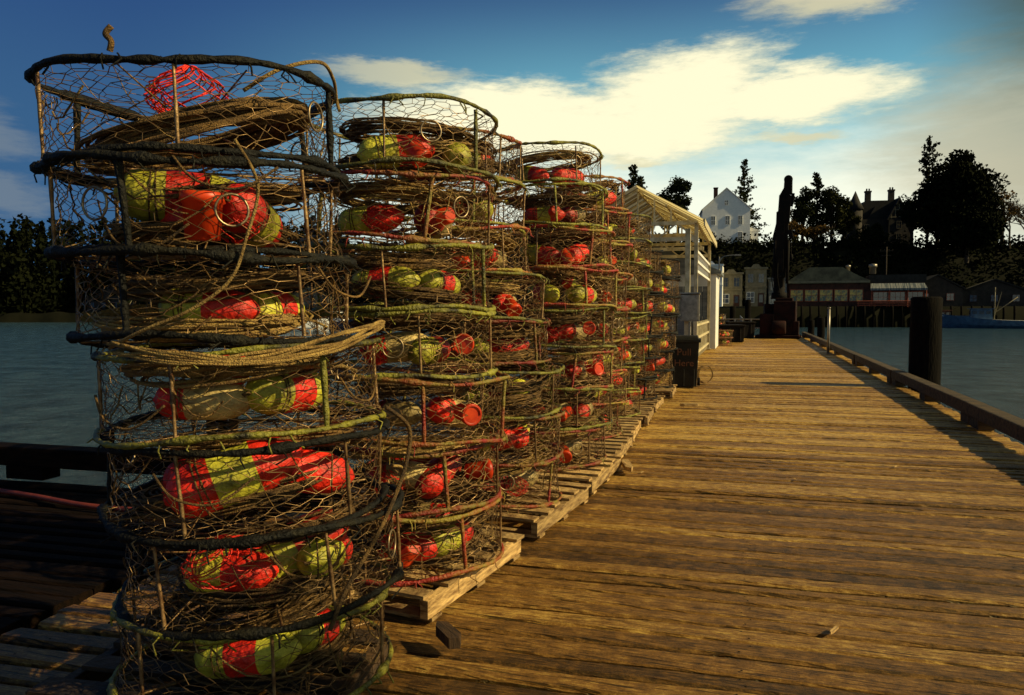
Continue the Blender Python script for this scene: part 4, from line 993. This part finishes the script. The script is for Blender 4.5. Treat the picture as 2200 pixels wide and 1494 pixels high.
def smooth(v,a,b,lo=0,hi=1):
    n=N.new('ShaderNodeMapRange'); n.interpolation_type='SMOOTHSTEP'; n.inputs['From Min'].default_value=a; n.inputs['From Max'].default_value=b; n.inputs['To Min'].default_value=lo; n.inputs['To Max'].default_value=hi
    L.new(v,n.inputs['Value']); return n.outputs[0]
def mixc(f,a,b):
    n=N.new('ShaderNodeMix'); n.data_type='RGBA'
    if isinstance(f,(int,float)): n.inputs[0].default_value=f
    else: L.new(f,n.inputs[0])
    for i,v in ((6,a),(7,b)):
        if isinstance(v,tuple): n.inputs[i].default_value=(*v,1)
        else: L.new(v,n.inputs[i])
    return n.outputs[2]
def maxs(l):
    o=l[0]
    for k in l[1:]: o=mth('MAXIMUM',o,k)
    return o
jit=mth('ADD',mth('MULTIPLY',mth('SUBTRACT',nA,0.5),0.95),mth('MULTIPLY',mth('SUBTRACT',nB,0.5),0.6))
main=maxs([ell(-17,14.1,14.5,2.8),ell(-4.5,15.6,8.5,3.6),ell(2.8,14.9,8.0,2.3),ell(-12,13.0,15,2.6)])
fm=mth('ADD',main,mth('MULTIPLY',jit,0.85)); mask=smooth(fm,-0.10,0.46)
oth=maxs([ell(6.5,20.8,8,1.9),ell(-27.6,17.0,7,1.2),ell(-52.5,11.0,3.0,2.2),ell(-52,7.2,3.6,1.6),ell(3,12.0,3.5,.7),ell(-8,11.0,3,.6),ell(60,25,20,6),ell(-100,20,25,6)])
fo=mth('ADD',oth,mth('MULTIPLY',jit,0.9)); mo=smooth(fo,0.0,0.7)
haze=smooth(mth('ADD',EL0,mth('MULTIPLY',mth('SUBTRACT',nA,0.5),6)),15.0,7.5)
hz=mth('MULTIPLY',haze,smooth(AZ0,-38,-22,0.0,1.0))
rh=smooth(mth('ADD',ell(16.5,10.5,12,8),mth('MULTIPLY',jit,0.35)),0.0,0.7)
base=N.new('ShaderNodeMix'); base.data_type='RGBA'; base.blend_type='MULTIPLY'; base.inputs[0].default_value=1.0
L.new(sky.outputs[0],base.inputs[6]); base.inputs[7].default_value=(0.55,0.85,1.10,1)
S=0.065
inv=1.0/S
def C(r,g,b): return (r*inv,g*inv,b*inv)
c=mixc(smooth(EL0,24,11,0,0.8),base.outputs[2],C(0.22,0.62,0.70))
c=mixc(smooth(AZ0,-12,-46,0,0.88),c,C(0.020,0.062,0.20))
c=mixc(smooth(EL0,19,42,0,0.88),c,C(0.014,0.032,0.085))
c=mixc(hz,c,C(0.96,1.0,0.82))
c=mixc(mth('MULTIPLY',rh,0.8),c,C(0.54,0.50,0.34))
c=mixc(mth('MULTIPLY',smooth(AZ0,9,18),smooth(mth('ADD',EL0,mth('MULTIPLY',mth('SUBTRACT',nA,0.5),8)),11,19,0.2,0.88)),c,C(0.075,0.10,0.075))
c=mixc(mth('MULTIPLY',mo,smooth(AZ0,-45,-20,0.14,0.8)),c,C(0.74,0.68,0.42))
cc=mixc(smooth(mth('ADD',fm,mth('MULTIPLY',mth('SUBTRACT',nB,0.5),0.3)),0.0,0.5),C(0.88,0.84,0.55),C(1.05,0.99,0.68))
c=mixc(mask,c,cc)
L.new(c,bg.inputs['Color']); bg.inputs['Strength'].default_value=S

scene.view_settings.view_transform='Standard'; scene.view_settings.look='None'; scene.view_settings.exposure=0; scene.view_settings.gamma=1
